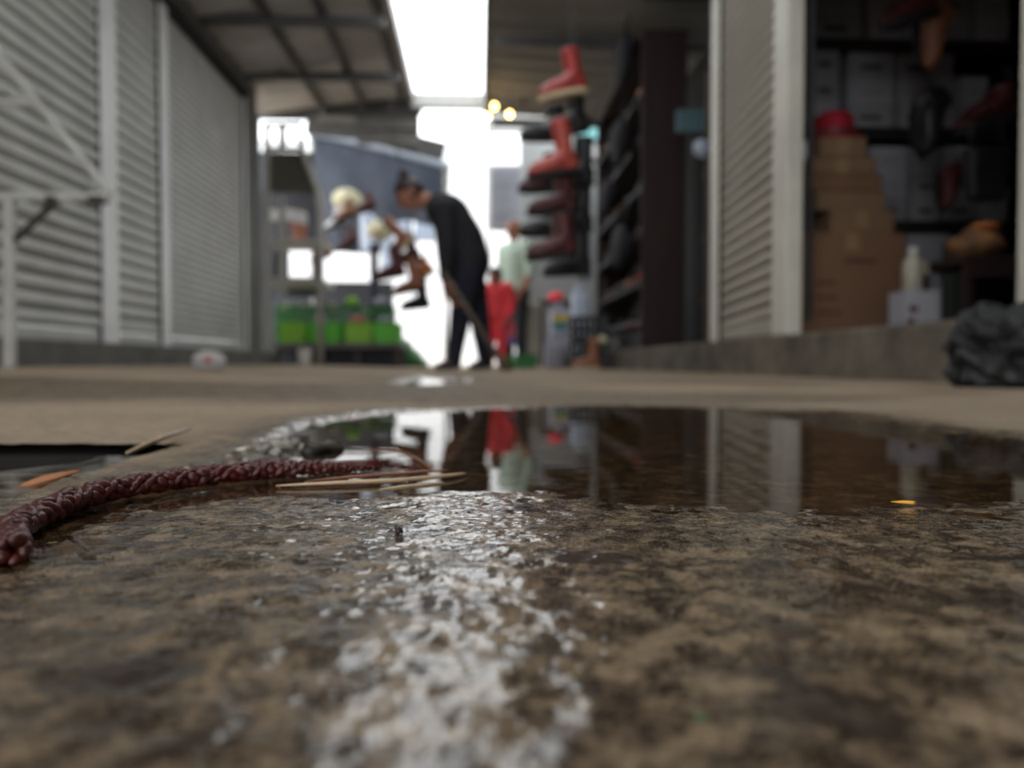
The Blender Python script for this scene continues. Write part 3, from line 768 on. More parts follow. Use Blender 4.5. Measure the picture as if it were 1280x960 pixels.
# jug on white box
YJ = 2.58
p0, p1 = at(1139, 0, YJ), at(1181, 0, YJ); zt = at(1150, 363, YJ).z
t = thing('white_carton', 'white carton with dark red marks under the milky jug', 'box', ((p0.x+p1.x)/2, YJ+.06, .151))
MB().box((0, 0, (zt-.151)/2), (p1.x-p0.x, .12, zt-.151)).build('box_body', 'boxwhite', t, bevel=.003)
m = MB().box((-.035, -.0606, .085), (.030, .001, .022)); m.box((-.045, -.0606, .040), (.026, .001, .024)); m.build('printed_mark', 'maroon', t)
t = thing('plastic_jug', 'milky plastic jug standing on the white carton in the shop', 'jug', (at(1157, 0, YJ).x, YJ+.055, zt+.001))
MB().lathe([(.028, 0), (.034, .006), (.034, .09), (.028, .112), (.014, .125), (.013, .138)], 20).build('jug_body', 'jug', t, smooth=True)
MB().lathe([(.015, .136), (.016, .14), (.016, .152), (.012, .154)], 16).build('cap', 'plastic', t)
MB().tube([(.026, 0, .108), (.05, 0, .10), (.052, 0, .07), (.034, 0, .05)], .006, 8).build('handle', 'jug', t, smooth=True)
# table with speckled cloth, right
YT = 2.42
xa, xb = at(1216, 0, YT).x, at(1300, 0, YT).x; zt = at(1240, 318, YT).z
t = thing('display_table', 'dark red wooden table with thin legs at the right end of the shop', 'table', ((xa+xb)/2, YT+.16, .15))
H = zt-.15
MB().box((0, 0, H-.012), (xb-xa, .30, .024)).build('tabletop', 'woodred', t, bevel=.003)
MB().box((0, -.14, H-.045), (xb-xa-.03, .016, .05)).build('apron', 'woodred', t)
for sx in (-1, 1):
    for sy in (-1, 1): MB().box((sx*((xb-xa)/2-.02), sy*.125, (H-.024)/2), (.026, .026, H-.024)).build('leg', 'woodred', t)
t2 = thing('speckled_bundle', 'amber speckled cloth bundle on the dark red table', 'cloth bundle', ((xa+xb)/2+.0, YT+.13, zt+.001))
f = lambda v: 1+.12*math.sin(5*v.x+3*v.z)+.1*math.sin(7*v.y+2)
m = MB().ball((0, 0, .048), (.085, .08, .050), 24, 16, fn=f); m.v = [(x, y, max(0, z)) for x, y, z in m.v]; m.build('bundle', 'speckle', t2, smooth=True)
MB().tube([(-.075, -.02, .06), (0, -.055, .084), (.075, -.03, .08)], .008, 8).build('trim_band', 'maroon', t2, smooth=True)
t3 = thing('orange_beret', 'flat orange beret lying on the speckled bundle', 'beret', ((xa+xb)/2+.03, YT+.13, zt+.100))
MB().lathe([(.02, 0), (.045, .004), (.048, .010), (.038, .022), (.012, .028)], 20).build('crown', 'orangeleather', t3, smooth=True)
MB().tube([(0, 0, .026), (0, .002, .034)], .004, 8).build('stem', 'orangeleather', t3)
# grey green cloth hanging off shelf behind jug
YC = 3.18
xa, xb = at(1186, 0, YC).x, at(1222, 0, YC).x; za, zb_ = at(0, 404, YC).z, at(0, 296, YC).z
t = thing('draped_cloth', 'grey-green cloth hanging from the bottom shelf behind the jug', 'cloth', ((xa+xb)/2, YC, za))
MB().sheet(lambda u, v: ((u-.5)*(xb-xa), .018*math.sin(u*14+v*2), v*(zb_-za)), 30, 12, .005).build('hanging_fold', 'greygreen', t, smooth=True)

# ------------------------------------------------------------------ footwear
def boot_parts(t, h, L, up, sole, heel=.02, lace=True, hang=True, pointed=False):
    "boot standing on z=0, toe towards +x"
    k = L/.28
    P = [(0, 0, h), (0, 0, h*.75+.03), (0, 0, .135), (.004, 0, .10), (.02, 0, .082), (.055, 0, .068), (.10, 0, .058), (.145, 0, .050), (.178, 0, .044), (.200, 0, .040)]
    R = [(.052, .060), (.050, .057), (.046, .052), (.047, .058), (.048, .060), (.046, .054), (.044, .046), (.042, .036), (.032, .026), (.010, .012)]
    m = MB(); m.tube([(x*k, y*k, z if i < 2 else z*k) for i, (x, y, z) in enumerate(P)], [(a*k, b*k) for a, b in R], 18)
    lo = .022*k
    m.ball((-.012*k, 0, .060*k), (.050*k, .044*k, .056*k), 16, 12)
    m.ball((.145*k, 0, .040*k), (.066*k, .043*k, .026*k), 16, 12)
    m.ball((.06*k, 0, .045*k), (.09*k, .040*k, .032*k), 16, 12)
    me = remeshed(m, 'boot_upper', .0055*k, 6, .5)
    co = np.empty(len(me.vertices)*3, np.float32); me.vertices.foreach_get('co', co); co = co.reshape(-1, 3); co[:, 2] = np.maximum(co[:, 2], lo); me.vertices.foreach_set('co', co.reshape(-1)); me.update()
    link('boot_upper', me, up, t, smooth=True)
    s = MB(); out = []
    for i in range(28):
        a = 2*PI*i/28; x = math.cos(a); y = math.sin(a)
        wx = .076*k + x*.138*k; wy = y*(.045*k)*(1-.12*math.cos(a*2-.6)) * (1 if x < .7 else 1-.35*(x-.7)/.3)
        out.append((wx, wy))
    vs = [(x, y, 0) for x, y in out]+[(x, y, lo+.002) for x, y in out]
    s.add(vs, [tuple(reversed(range(28))), tuple(range(28, 56))]+[(i, (i+1) % 28, 28+(i+1) % 28, 28+i) for i in range(28)])
    s.build('sole', sole, t)
    MB().lathe([(.05*k, 0), (.053*k, .004), (.053*k, .014), (.049*k, .018)], 18, (0, 0, h-.012)).build('cuff', up, t, smooth=True)
    if lace:
        m = MB()
        for i in range(5):
            z = .11*k+(h-.14*k)*i/5; m.tube([(.05*k, -.03*k, z), (.056*k, 0, z+.008), (.05*k, .03*k, z)], .003, 6)
        m.build('laces', 'lace', t)
    if hang: MB().tube([(-.04*k, 0, h-.01), (-.05*k, 0, h+.05*k), (-.03*k, 0, h+.08*k)], .003, 6).build('hanging_loop', 'cordgrey', t)

HX = lambda px, d: at(px, 0, d).x
# right hanging column
DB = 4.0
x = HX(716, DB)
xs_ = HX(690, DB+.2)
t = thing('boot_rope', 'dark cord hanging from the right roof and carrying the boots', 'cord', (xs_+.11, DB+.06, 0))
MB().tube([(-.14, .04, 2.83), (-.13, .02, 2.4), (-.02, 0, 1.9), (0, 0, 1.3), (0, 0, .62)], .006, 8).build('hanging_rope', 'cordgrey', t, smooth=True)
MB().box((-.14, .04, 2.84), (.03, .03, .03)).build('hook', 'purlin', t)
spec = [ # px of heel, py sole, height(px), mat, sole, label, tilt, depth offset
    (722, 118, 54, 'redleather', 'cream', 'oxblood boot with a thick cream sole at the top of the right rope', .20, 0.0),
    (724, 166, 48, 'blackleather', 'blacksole', 'black boot hanging just below the cream-soled oxblood boot', .12, .16),
    (710, 218, 66, 'redleather2', 'blacksole', 'brick-red tall boot hanging in the middle of the right rope', .16, -.18),
    (730, 232, 58, 'blackleather', 'blacksole', 'black boot hanging behind the brick-red tall boot', .0, .12),
    (708, 268, 52, 'maroon', 'blacksole', 'dark maroon boot hanging below the brick-red tall boot', .05, -.04),
    (728, 290, 54, 'blackleather', 'blacksole', 'black boot hanging right of two dark maroon boots on the right rope', .0, .22),
    (708, 322, 52, 'maroon', 'blacksole', 'dark maroon boot hanging near the bottom of the right rope', .1, -.18),
    (726, 344, 50, 'blackleather', 'blacksole', 'lowest black boot hanging on the right rope', .05, .12),
    (694, 176, 40, 'blackleather', 'blacksole', 'black boot hanging left behind the brick-red tall boot', .0, .30),
    (692, 240, 46, 'maroon', 'blacksole', 'maroon boot hanging leftmost on the right rope', .05, .40),
    (694, 296, 44, 'blackleather', 'blacksole', 'black boot hanging leftmost and low on the right rope', .0, .34),
]
for px, py, hp, mt, sl, lab, tilt, dd in spec:
    d = DB+dd; p = at(px, py, d); h = hp/FPX*d
    t = thing('hanging_boot', lab, 'boot', (p.x, d, p.z), rot=(0, tilt, PI), group='boots on the right hanging string')
    boot_parts(t, h, .27, mt, sl, lace=mt != 'redleather2')
t.location.z += 0
# left hanging cluster next to the woman
DL = 6.6
p = at(512, 0, DL)
t = thing('boot_rope', 'dark cord carrying the brown boots beside the left stall', 'cord', (p.x, DL+.065, 0))
MB().tube([(-.2, .1, 2.78), (-.16, .05, 2.0), (0, 0, 1.5), (.02, 0, .55)], .006, 8).build('hanging_rope', 'cordgrey', t, smooth=True)
spec = [(512, 304, 40, 'brownleather', 'cream', 'tan boot at the top of the left hanging rope', .8, 0),
        (520, 326, 34, 'maroon', 'blacksole', 'dark maroon boot below the tan boot on the left rope', .3, .13),
        (500, 346, 38, 'maroon', 'blacksole', 'maroon boot hanging leftmost on the left rope', .2, -.26),
        (522, 364, 40, 'brownleather', 'blacksole', 'brown boot near the bottom of the left hanging rope', .2, -.13),
        (530, 386, 38, 'navy', 'blacksole', 'navy boot at the bottom of the left hanging rope', .1, .02),
        (538, 344, 24, 'orangeleather', 'cream', 'small orange shoe hanging rightmost on the left rope', .5, .26)]
for px, py, hp, mt, sl, lab, tilt, dd in spec:
    d = DL+dd; p = at(px, py, d); h = hp/FPX*d
    t = thing('hanging_boot', lab, 'boot', (p.x, d, p.z), rot=(0, tilt, PI), group='boots on the left hanging string')
    boot_parts(t, h, .27, mt, sl)

# shop: hanging shoes in front of the shelving
YS = 2.95
def hshoe(px, py, hp, Lp, mt, label, rot, d=YS):
    p = at(px, py, d); t = thing('hanging_shoe', label, 'shoe', (p.x, d, p.z), rot=rot)
    boot_parts(t, hp/FPX*d, Lp, mt, 'blacksole', lace=False); return t
hshoe(1150, 34, 36, .25, 'brownleather', 'brown shoe hanging toe down in front of the top shelf boxes', (0, PI/2-.1, -PI/2+.3))
hshoe(1147, 138, 36, .26, 'blackleather', 'black shoe hanging toe down in front of the middle shelf boxes', (0, PI/2-.1, -PI/2+.2))
hshoe(1174, 222, 28, .19, 'maroon', 'small maroon shoe hanging toe down over the bottom shelf', (0, PI/2-.1, -PI/2+.3))
hshoe(1262, 152, 44, .27, 'maroon', 'large maroon boot hanging at the right end of the shop', (0, .30, PI), 2.72)
hshoe(1160, 22, 40, .24, 'maroon', 'dark maroon boot hanging at the top edge of the photo in the shop', (0, .3, PI), 2.8)
p = at(1232, 252, 2.6)
t = thing('hanging_handbag', 'black handbag hanging in front of the right shelf boxes', 'handbag', (p.x, 2.6, p.z))
f = lambda v: 1+.05*math.sin(6*v.x)
m = MB().box((0, 0, .095), (.17, .06, .19), taper=.75); m.build('bag_body', 'blackleather', t, bevel=.02)
MB().tube([(-.06, 0, .18), (-.05, 0, .27), (0, 0, .31), (.05, 0, .27), (.06, 0, .18)], .007, 8).build('hanging_strap', 'blackleather', t, smooth=True)
MB().box((0, -.034, .15), (.12, .008, .06)).build('flap', 'blackleather', t, bevel=.01)

# ------------------------------------------------------------------ tall dark cabinet with shoes
CX0, CX1, CY0, CY1 = 1.13, 1.44, 5.30, 7.35
CZ0, CZ1 = .151, at(820, 36, 5.3).z
t = thing('shoe_cabinet', 'tall dark red-brown shoe cabinet standing on the right kerb', 'cabinet', ((CX0+CX1)/2, (CY0+CY1)/2, CZ0))
w, l, h = CX1-CX0, CY1-CY0, CZ1-CZ0
MB().box((0, -l/2+.015, h/2), (w, .03, h)).build('side_panel', 'woodred', t, bevel=.004)
MB().box((0, l/2-.015, h/2), (w, .03, h)).build('side_panel', 'woodred', t, bevel=.004)
MB().box((w/2-.01, 0, h/2), (.02, l-.06, h)).build('back_panel', 'woodblack', t)
MB().box((0, 0, h-.02), (w, l-.06, .04)).build('top_board', 'woodred', t)
MB().box((0, 0, .06), (w, l-.06, .12)).build('plinth', 'woodblack', t)
NS = 6
szs = [.14+(h-.2)*i/NS for i in range(NS)]
for z in szs[1:]: MB().box((-.005, 0, z-.012), (w-.02, l-.062, .024)).build('shelf_board', 'woodblack', t)
mats = ['blackleather', 'maroon', 'blackleather', 'blackleather', 'brownleather', 'blackleather', 'maroon']
lv = ['bottom', 'second', 'third', 'fourth', 'fifth', 'top']
rowpos = ['nearest', 'second', 'third', 'fourth']
b0 = None
protos = {}
for si, z in enumerate(szs):
    for j in range(4):
        mt = mats[(si*3+j) % 7]
        if si == 5 and j == 0: mt = 'orangeleather'
        if si == 1 and j == 0: mt = 'doorred'
        if mt not in protos:
            t = thing('cabinet_shoe', '', 'shoe'); boot_parts(t, .15, .25, mt, 'blacksole', lace=False, hang=False); protos[mt] = t; first = True
        else: t = copy_tree(protos[mt])
        t.location = (1.325, CY0+.25+j*.46, CZ0+z+.002); t.rotation_euler = (0, 0, PI+random.uniform(-.15, .15))
        colr = {'blackleather': 'black', 'maroon': 'maroon', 'brownleather': 'brown', 'orangeleather': 'orange', 'doorred': 'pink-red'}[mt]
        setp(t, '%s ankle boot on the cabinet %s shelf, %s one from the front' % (colr, lv[si], rowpos[j]), 'shoe', 'shoes in the dark cabinet')
# black bags hung on the cabinet's aisle side
for i, (px, py, hh, ww, lab) in enumerate([(768, 96, .34, .22, 'big black bag hanging at the top of the cabinet beside the aisle'),
                                           (768, 200, .36, .20, 'black bag hanging halfway down the cabinet beside the aisle'),
                                           (752, 262, .30, .20, 'dark bag hanging at the far end of the cabinet, lowest'),
                                           (772, 330, .34, .22, 'black bag hanging low on the cabinet above the black crates')]):
    d = [5.62, 5.75, 6.3, 5.7][i]; p = at(px, py, d)
    t = thing('hanging_bag', lab, 'bag', (1.055, d, p.z-.05))
    f = lambda v: 1+.06*math.sin(4*v.z+i)+.05*math.sin(6*v.y)
    MB().ball((0, 0, hh/2), (.065, ww, hh/2), 20, 14, fn=f).build('bag_body', 'blackcloth', t, smooth=True)
    MB().tube([(0, -.07, hh*.9), (.03, -.05, hh+.10), (.06, 0, hh+.15), (.03, .05, hh+.10), (0, .07, hh*.9)], .008, 8).build('hanging_strap', 'blackcloth', t, smooth=True)

# things on the ground by the cabinet
def crate(name, x, y, z, w, dp, h, mat, label, group=None, rz=0, cat='crate'):
    t = thing(name, label, cat, (x, y, z), rz, group)
    m = MB().box((0, 0, .006), (w-.03, dp-.03, .012))
    n = max(3, int(w/.045))
    for sy in (-1, 1):
        for i in range(n+1): m.box((-w/2+.012+(w-.024)*i/n, sy*(dp/2-.008), h/2), (.024, .008, h-.02))
        for zz in (.03, h*.5): m.box((0, sy*(dp/2-.008), zz), (w-.01, .007, .035))
    n2 = max(3, int(dp/.045))
    for sx in (-1, 1):
        for i in range(n2+1): m.box((sx*(w/2-.008), -dp/2+.012+(dp-.024)*i/n2, h/2), (.008, .024, h-.02))
        for zz in (.03, h*.5): m.box((sx*(w/2-.008), 0, zz), (.007, dp-.01, .035))
    m.build('basket_body', mat, t)
    r = MB()
    for sy in (-1, 1): r.box((0, sy*(dp/2-.006), h-.012), (w, .016, .024))
    for sx in (-1, 1): r.box((sx*(w/2-.006), 0, h-.012), (.016, dp-.02, .024))
    r.build('rim', mat, t, bevel=.003)
    return t
d = 6.0
xa = HX(770, d)-.20
crate('black_crate', xa+.0, d+.2, .001, .30, .30, .22, 'blackleather', 'black crate on the floor in front of the dark cabinet, underneath', 'black crates by the cabinet')
crate('black_crate', xa+.01, d+.2, .223, .30, .30, .20, 'blackleather', 'black crate stacked on top of the other in front of the cabinet', 'black crates by the cabinet')
p = at(757, 424, 5.7)
o = MB().ball((0, 0, 0), (.034, .034, .032), 18, 12).build('cream_ball', 'hat', smooth=True); o.location = (p.x, 5.83, p.z)
setp(o, 'small cream ball-shaped pompom on a string in front of the black crates', 'pompom'); MB().tube([(0, 0, .03), (0, .02, .2), (.02, .1, .5)], .003, 6).build('hanging_string', 'cordgrey', o)
for i, (px, py, mt, lab) in enumerate([(744, 455, 'brownleather', 'brown ankle boot standing on the floor left of the black crates, front one'), (738, 452, 'orangeleather', 'orange-brown ankle boot standing behind the brown one on the floor')]):
    d = 5.9+i*.35; x = HX(px, d); t = thing('floor_boot', lab, 'boot', (x, d, .002), PI-.3); boot_parts(t, .24, .24, mt, 'cream', hang=False)

# gap between the cream shutter and the cabinet
d = 4.9
p0, p1 = at(856, 136, d), at(900, 165, d)
o = MB().box(((p0.x+p1.x)/2+.15, d+.02, (p0.z+p1.z)/2), (.62, .03, p0.z-p1.z)).build('hanging_sign', 'teal', bevel=.003); setp(o, 'dull teal board hanging in the dark gap behind the cream shutter', 'board')
t = thing('stall_shelf', 'dark wooden shelf rack in the gap behind the cream shutter', 'rack', (1.66, 4.75, .15))
for sx in (-.22, .22):
    MB().box((sx, 0, .85), (.05, .05, 1.7)).build('post', 'woodbrown', t)
for z in (.3, .7, 1.1): MB().box((0, .0, z), (.46, .3, .025)).build('shelf_board', 'woodbrown', t)
p = at(872, 190, 4.6)
o = MB().ball((0, 0, 0), (.05, .03, .055), 16, 10).build('bluish_light_blob', 'plasticblue', smooth=True); o.location = (p.x, 4.52, p.z); setp(o, 'pale blue blob added for bluish light in the gap behind the cream shutter', 'hat')  # pale blob added in place of a bluish patch of light
MB().tube([(0, 0, .05), (0, 0, .25)], .003, 6).build('hanging_string', 'cordgrey', o)

# ------------------------------------------------------------------ left stall with crates (faces the camera)
SD = 7.65
SX0, SX1 = HX(334, SD), HX(402, SD)
t = thing('market_stall', 'pale steel market stall with an olive board and green crates, past the last left shutter', 'stall', ((SX0+SX1)/2, SD+.35, 0))
cx = (SX0+SX1)/2
def S3(px, py, dy=-.35): p = at(px, py, SD+dy+.35); return Vector((p.x-cx, dy, p.z))
MB().tube([S3(376, 172), S3(378, 188), S3(388, 215), S3(398, 240), S3(401, 265), S3(401, 455)], .032, 10).build('post', 'stallmetal', t, smooth=True)
MB().bar(S3(334, 160), S3(334, 458), .05).build('post', 'stallmetal', t)
MB().bar(S3(352, 246), S3(352, 372), .05).build('post', 'stallmetal', t)
MB().bar(S3(330, 186), S3(378, 186), .04).build('top_rail', 'stallmetal', t)
MB().bar(S3(330, 156), S3(378, 156), .04).build('top_rail', 'stallmetal', t)
MB().bar(S3(353, 156), S3(353, 186), .06).build('rail_post', 'stallmetal', t)
a, b = S3(333, 189), S3(395, 240)
MB().box(((a.x+b.x)/2-.02, -.30, (a.z+b.z)/2), (b.x-a.x-.03, .02, a.z-b.z)).build('olive_board', 'olive', t)
a, b = S3(333, 300), S3(402, 300); MB().box(((a.x+b.x)/2, -.02, a.z), (b.x-a.x, .62, .03)).build('shelf_board', 'stallmetal', t)
a, b = S3(333, 350), S3(402, 350); MB().box(((a.x+b.x)/2, -.02, a.z), (b.x-a.x, .62, .05)).build('shelf_board', 'stallmetal', t)
m = MB()
for (xa, ya, xb, yb) in ((316, 238, 362, 372), (362, 238, 402, 300), (391, 300, 402, 372), (362, 346, 391, 372)):
    a, b = S3(xa, ya, .30), S3(xb, yb, .30); m.box(((a.x+b.x)/2, .30, (a.z+b.z)/2), (b.x-a.x, .02, a.z-b.z))
m.build('back_panel', 'slateboard', t)
# low bench that the crates stand on
BX0, BX1 = HX(334, SD), HX(500, SD)
bz = at(0, 428, SD).z
t = thing('crate_bench', 'low grey metal bench under the rows of green crates', 'bench', ((BX0+BX1)/2, SD+.43, 0))
MB().box((0, 0, bz-.025), (BX1-BX0, .72, .05)).build('bench_top', 'kerbdark', t, bevel=.004)
MB().box((0, -.10, (bz-.05)/2), (BX1-BX0-.02, .02, bz-.06)).build('shade_panel', 'slateboard', t)  # dark panel added to stand in for the shade under the bench
for sx in (-1, -.33, .33, 1):
    for sy in (-1, 1): MB().box((sx*((BX1-BX0)/2-.05), sy*.30, (bz-.05)/2), (.05, .05, bz-.05)).build('leg', 'framedark', t)
cw = [(343, 373, 'greencrate2', 'yellow-green crate'), (382, 419, 'greencrate', 'lime-green crate'), (427, 460, 'greencrate2', 'pale lime crate'), (464, 498, 'greencrate', 'green crate')]
wh = ['at the left end of the front row under the stall', 'second from the left in the front row', 'third from the left in the front row', 'at the right end of the front row, nearest the woman']
zt = at(0, 402, SD).z
for (a, b, mt, nm_), w_ in zip(cw, wh):
    xa, xb = HX(a, SD), HX(b, SD)
    t = crate('plastic_crate', (xa+xb)/2, SD+.21, bz+.001, xb-xa, .26, zt-bz, mt, nm_+' '+w_, 'green crates on the low bench')
    MB().box((0, -.112, (zt-bz)*.5), (xb-xa-.04, .006, (zt-bz)*.7)).build('front_panel', mt, t)
z2 = zt+.002; zt2 = at(0, 376, SD+.2).z
cw = [(345, 392, 'greendark', 'dark green crate holding pale bundles, behind left'), (402, 452, 'greendark', 'dark green crate in the raised back row, middle'), (456, 492, 'greendark', 'dark green crate in the raised back row, right end')]
for a, b, mt, nm_ in cw:
    xa, xb = HX(a, SD+.5), HX(b, SD+.5)
    crate('plastic_crate', (xa+xb)/2, SD+.50, bz+.001, xb-xa, .28, zt2-bz-.02, mt, nm_, 'green crates on the low bench')
for px, nm_ in ((358, 'leftmost pale bundle in the dark green crate'), (378, 'right pale bundle in the dark green crate'), (416, 'pale bundle on the middle back crate by the stall post')):
    p = at(px, 383, SD+.46)
    o = crumple('cloth_bundle', (p.x, SD+.46, at(0, 388, SD+.46).z), (.050, .048, .042), 'hat', nm_, 'bundle', px, .2)
for i, (px, py, mt, lab, r_) in enumerate([(440, 0, 'greencrate2', 'flattened yellow-green bag on the middle back crate', .062), (476, 0, 'greysack', 'grey plastic bag slumped on the right back crate', .07)]):
    p = at(px, 376, SD+.50); crumple('slumped_bag', (p.x, SD+.50, zt2-.016), (r_, .07, .05), mt, lab, 'bag', 50+i, .3)
for i, (px, mt, lab) in enumerate([(447, 'redmark', 'faded red rag lying on the pale lime crate'), (482, 'greysack', 'grey lilac rag lying on the right front crate'), (402, 'greysack', 'small lilac-grey rag lying on the lime-green front crate')]):
    p = at(px, 400, SD+.21); crumple('rag', (p.x, SD+.21, zt+.003), (.075, .07, .035), mt, lab, 'rag', 60+i, .3)
# merchandise on stall shelves
p = at(362, 298, SD)
t = thing('brown_satchel', 'brown leather satchel on the upper stall shelf', 'satchel', (p.x+.02, SD+.34, at(333, 300, SD).z+.03))
MB().box((0, 0, .14), (.16, .08, .26), taper=.85).build('bag_body', 'brownleather', t, bevel=.02)
MB().box((0, -.045, .19), (.15, .012, .14)).build('flap', 'brownleather', t, bevel=.006)
MB().tube([(-.07, 0, .26), (-.03, 0, .34), (.03, 0, .34), (.07, 0, .26)], .008, 8).build('handle', 'brownleather', t, smooth=True)
p = at(345, 262, SD)
t = thing('folded_sheet', 'white plastic sheet hanging over the stall frame under the olive board', 'sheet', (HX(356, SD), SD+.1, at(0, 275, SD).z))
MB().sheet(lambda u, v: ((u-.5)*.36, .02*math.sin(u*11), .03+.12*v-.10*max(0, u-.6)), 24, 6, .006).build('hanging_sheet', 'plastic', t, smooth=True)
for px, py, lab in ((343, 350, 'black box bag on the lower stall shelf, left'),):
    p = at(px, 350, SD); z = p.z+.027
    t = thing('black_bag', lab, 'bag', (p.x, SD+.2, z)); MB().box((0, 0, .13), (.12, .12, .26)).build('bag_body', 'blackcloth', t, bevel=.03)
    MB().tube([(-.04, 0, .25), (0, 0, .30), (.04, 0, .25)], .008, 8).build('handle', 'blackcloth', t, smooth=True)
# white cup in front of the bench
p = at(381, 447, 7.2)
t = thing('white_bucket', 'little white bucket on the floor in front of the green crates', 'bucket', (p.x, 7.2, fl(p.x, 7.2)+.004))
MB().lathe([(.045, 0), (.052, .004), (.066, .145), (.070, .15), (.064, .15), (.05, .02)], 20).build('bucket_body', 'plastic', t, smooth=True)
MB().tube([(-.066, 0, .14), (-.05, -.03, .19), (0, -.05, .205), (.05, -.03, .19), (.066, 0, .14)], .004, 6).build('handle', 'stallmetal', t, smooth=True)

# second left stall deeper in: tarpaulin awning, backdrop, hung goods
D2 = 9.2
def T3(px, py, d): return at(px, py, d)
t = thing('tarpaulin_awning', 'curved blue-grey tarpaulin awning above the left stalls', 'awning', (-1.2, D2, 0))
def aw(u, v):
    px = 386+(562-386)*u; py = 164+42*u**1.6+4*math.sin(u*PI)
    p = at(px, py, D2+.0); q = at(px+6, py+62+18*math.sin(u*PI), D2+.0)
    y = D2+.55*v; z = p.z-(p.z-q.z)*(v**.8)
    return (p.x+1.2-.05*v, y-D2, z+.03*math.sin(u*20)*v)
MB().sheet(aw, 40, 12, .006).build('canopy_sheet', 'tarp', t, smooth=True)
hem = [Vector(aw(i/30, 0)) for i in range(31)]
MB().tube([h_+Vector((0, -.01, -.02)) for h_ in hem], .045, 10).build('hem', 'tarpedge', t, smooth=True)
for u in (.02, .97):
    q = Vector(aw(u, 0)); MB().tube([q, (q.x, q.y, 0.0)], .022, 8).build('post', 'stallmetal', t)
# backdrop sheet under awning
t = thing('backdrop_tarpaulin', 'dark slate tarpaulin hanging behind the goods under the awning', 'tarpaulin', (0, 10.4, 0))
def bd(u, v):
    p = at(398+(486-398)*u, 316-130*v, 10.4); return (p.x, .05*math.sin(u*15+v*3), p.z)
MB().sheet(bd, 30, 14, .006).build('hanging_sheet', 'tarpdark', t, smooth=True)
# hanging transparent-ish plastic sheets
for i, (a, b, top, bot, lab) in enumerate([(450, 470, 215, 318, 'pale blue plastic sheet hanging under the awning, left one'), (476, 492, 222, 340, 'pale blue plastic sheet hanging beside the brown boots'), (494, 514, 228, 292, 'short pale blue plastic sheet hanging under the face of the person sweeping'), (518, 543, 236, 302, 'pale blue plastic sheet hanging right beside the black jumper')]):
    d = 9.95+.1*i
    t = thing('plastic_sheet', lab, 'plastic sheet', (0, d, 0))
    MB().sheet(lambda u, v: (at(a+(b-a)*u, 300, d).x, .03*math.sin(u*9+v*4), at(a, bot+(top-bot)*v, d).z), 14, 12, .004).build('hanging_sheet', 'plasticblue', t, smooth=True)
# hats / goods hung
def sunhat(px, py, d, s, lab):
    p = at(px, py, d); t = thing('straw_hat', lab, 'hat', (p.x, d, p.z), rot=(1.1, 0, .2))
    MB().lathe([(.02*s, 0), (.17*s, -.01), (.175*s, 0), (.10*s, .015), (.09*s, .08*s), (.05*s, .11*s), (.004, .10*s)], 24).build('crown', 'hat', t, smooth=True)
    MB().lathe([(.098*s, .015), (.102*s, .017), (.096*s, .045), (.092*s, .045)], 24).build('hat_band', 'brownleather', t)
    MB().tube([(0, .0, .10*s), (0, .10, .16)], .003, 6).build('hanging_loop', 'cordgrey', t)
sunhat(434, 250, 9.12, 1.0, 'cream straw hat hanging under the awning, upper one')
sunhat(474, 288, 9.12, .85, 'cream straw hat hanging beside the plastic sheet, lower one')
for px, py, hp, mt, lab in [(440, 272, 20, 'brownleather', 'brown shoe hanging right below the upper straw hat'), (428, 282, 20, 'plastic', 'white shoe hanging left below the upper straw hat'),
                            (444, 306, 22, 'maroon', 'maroon shoe hanging at the bottom of the awning goods'), (410, 322, 22, 'brownleather', 'brown shoe hanging beside the curved stall post'), (466, 262, 20, 'maroon', 'maroon shoe hanging between the two plastic sheets')]:
    d = 8.9-.0025*(px-400)-.12*(py % 3); p = at(px, py, d); t = thing('hanging_shoe', lab, 'shoe', (p.x, d, p.z), rot=(0, .3, PI)); boot_parts(t, hp/FPX*d, .27, mt, 'blacksole', lace=False)
p = at(468, 402, 9.0); q = at(469, 305, 9.0)
t = thing('stall_post', 'dark navy post standing behind the green crates', 'post', (p.x, 9.0, 0))
MB().tube([(0, 0, .0), (0, 0, q.z)], .05, 12).build('pole', 'navy', t, smooth=True); MB().lathe([(.10, 0), (.10, .02), (.06, .03)], 16).build('base_plate', 'navy', t)
# table of slumped goods behind crates, with ridge sloping to the floor by the woman
def heap(name, pts, d, dep, mat, lab, cat):
    t = thing(name, lab, cat, (0, d, 0))
    P = [at(x, y, d) for x, y in pts]; n = len(P)
    def fn(u, v):
        i = min(int(u*(n-1)), n-2); f = u*(n-1)-i; p = P[i].lerp(P[i+1], f); a = v*PI
        return (p.x, (dep/2)*(1-math.cos(a))-dep/2, max(.004, p.z*math.sin(a)**.6*(1+.05*math.sin(u*30+v*7))))
    MB().sheet(fn, 40, 12, .008).build('heap_cover', mat, t, smooth=True); return t
heap('covered_heap', [(478, 398), (492, 408), (508, 424), (524, 440), (534, 452)], 8.75, .5, 'greendark', 'dark green covered heap sloping down towards the woman feet', 'heap')

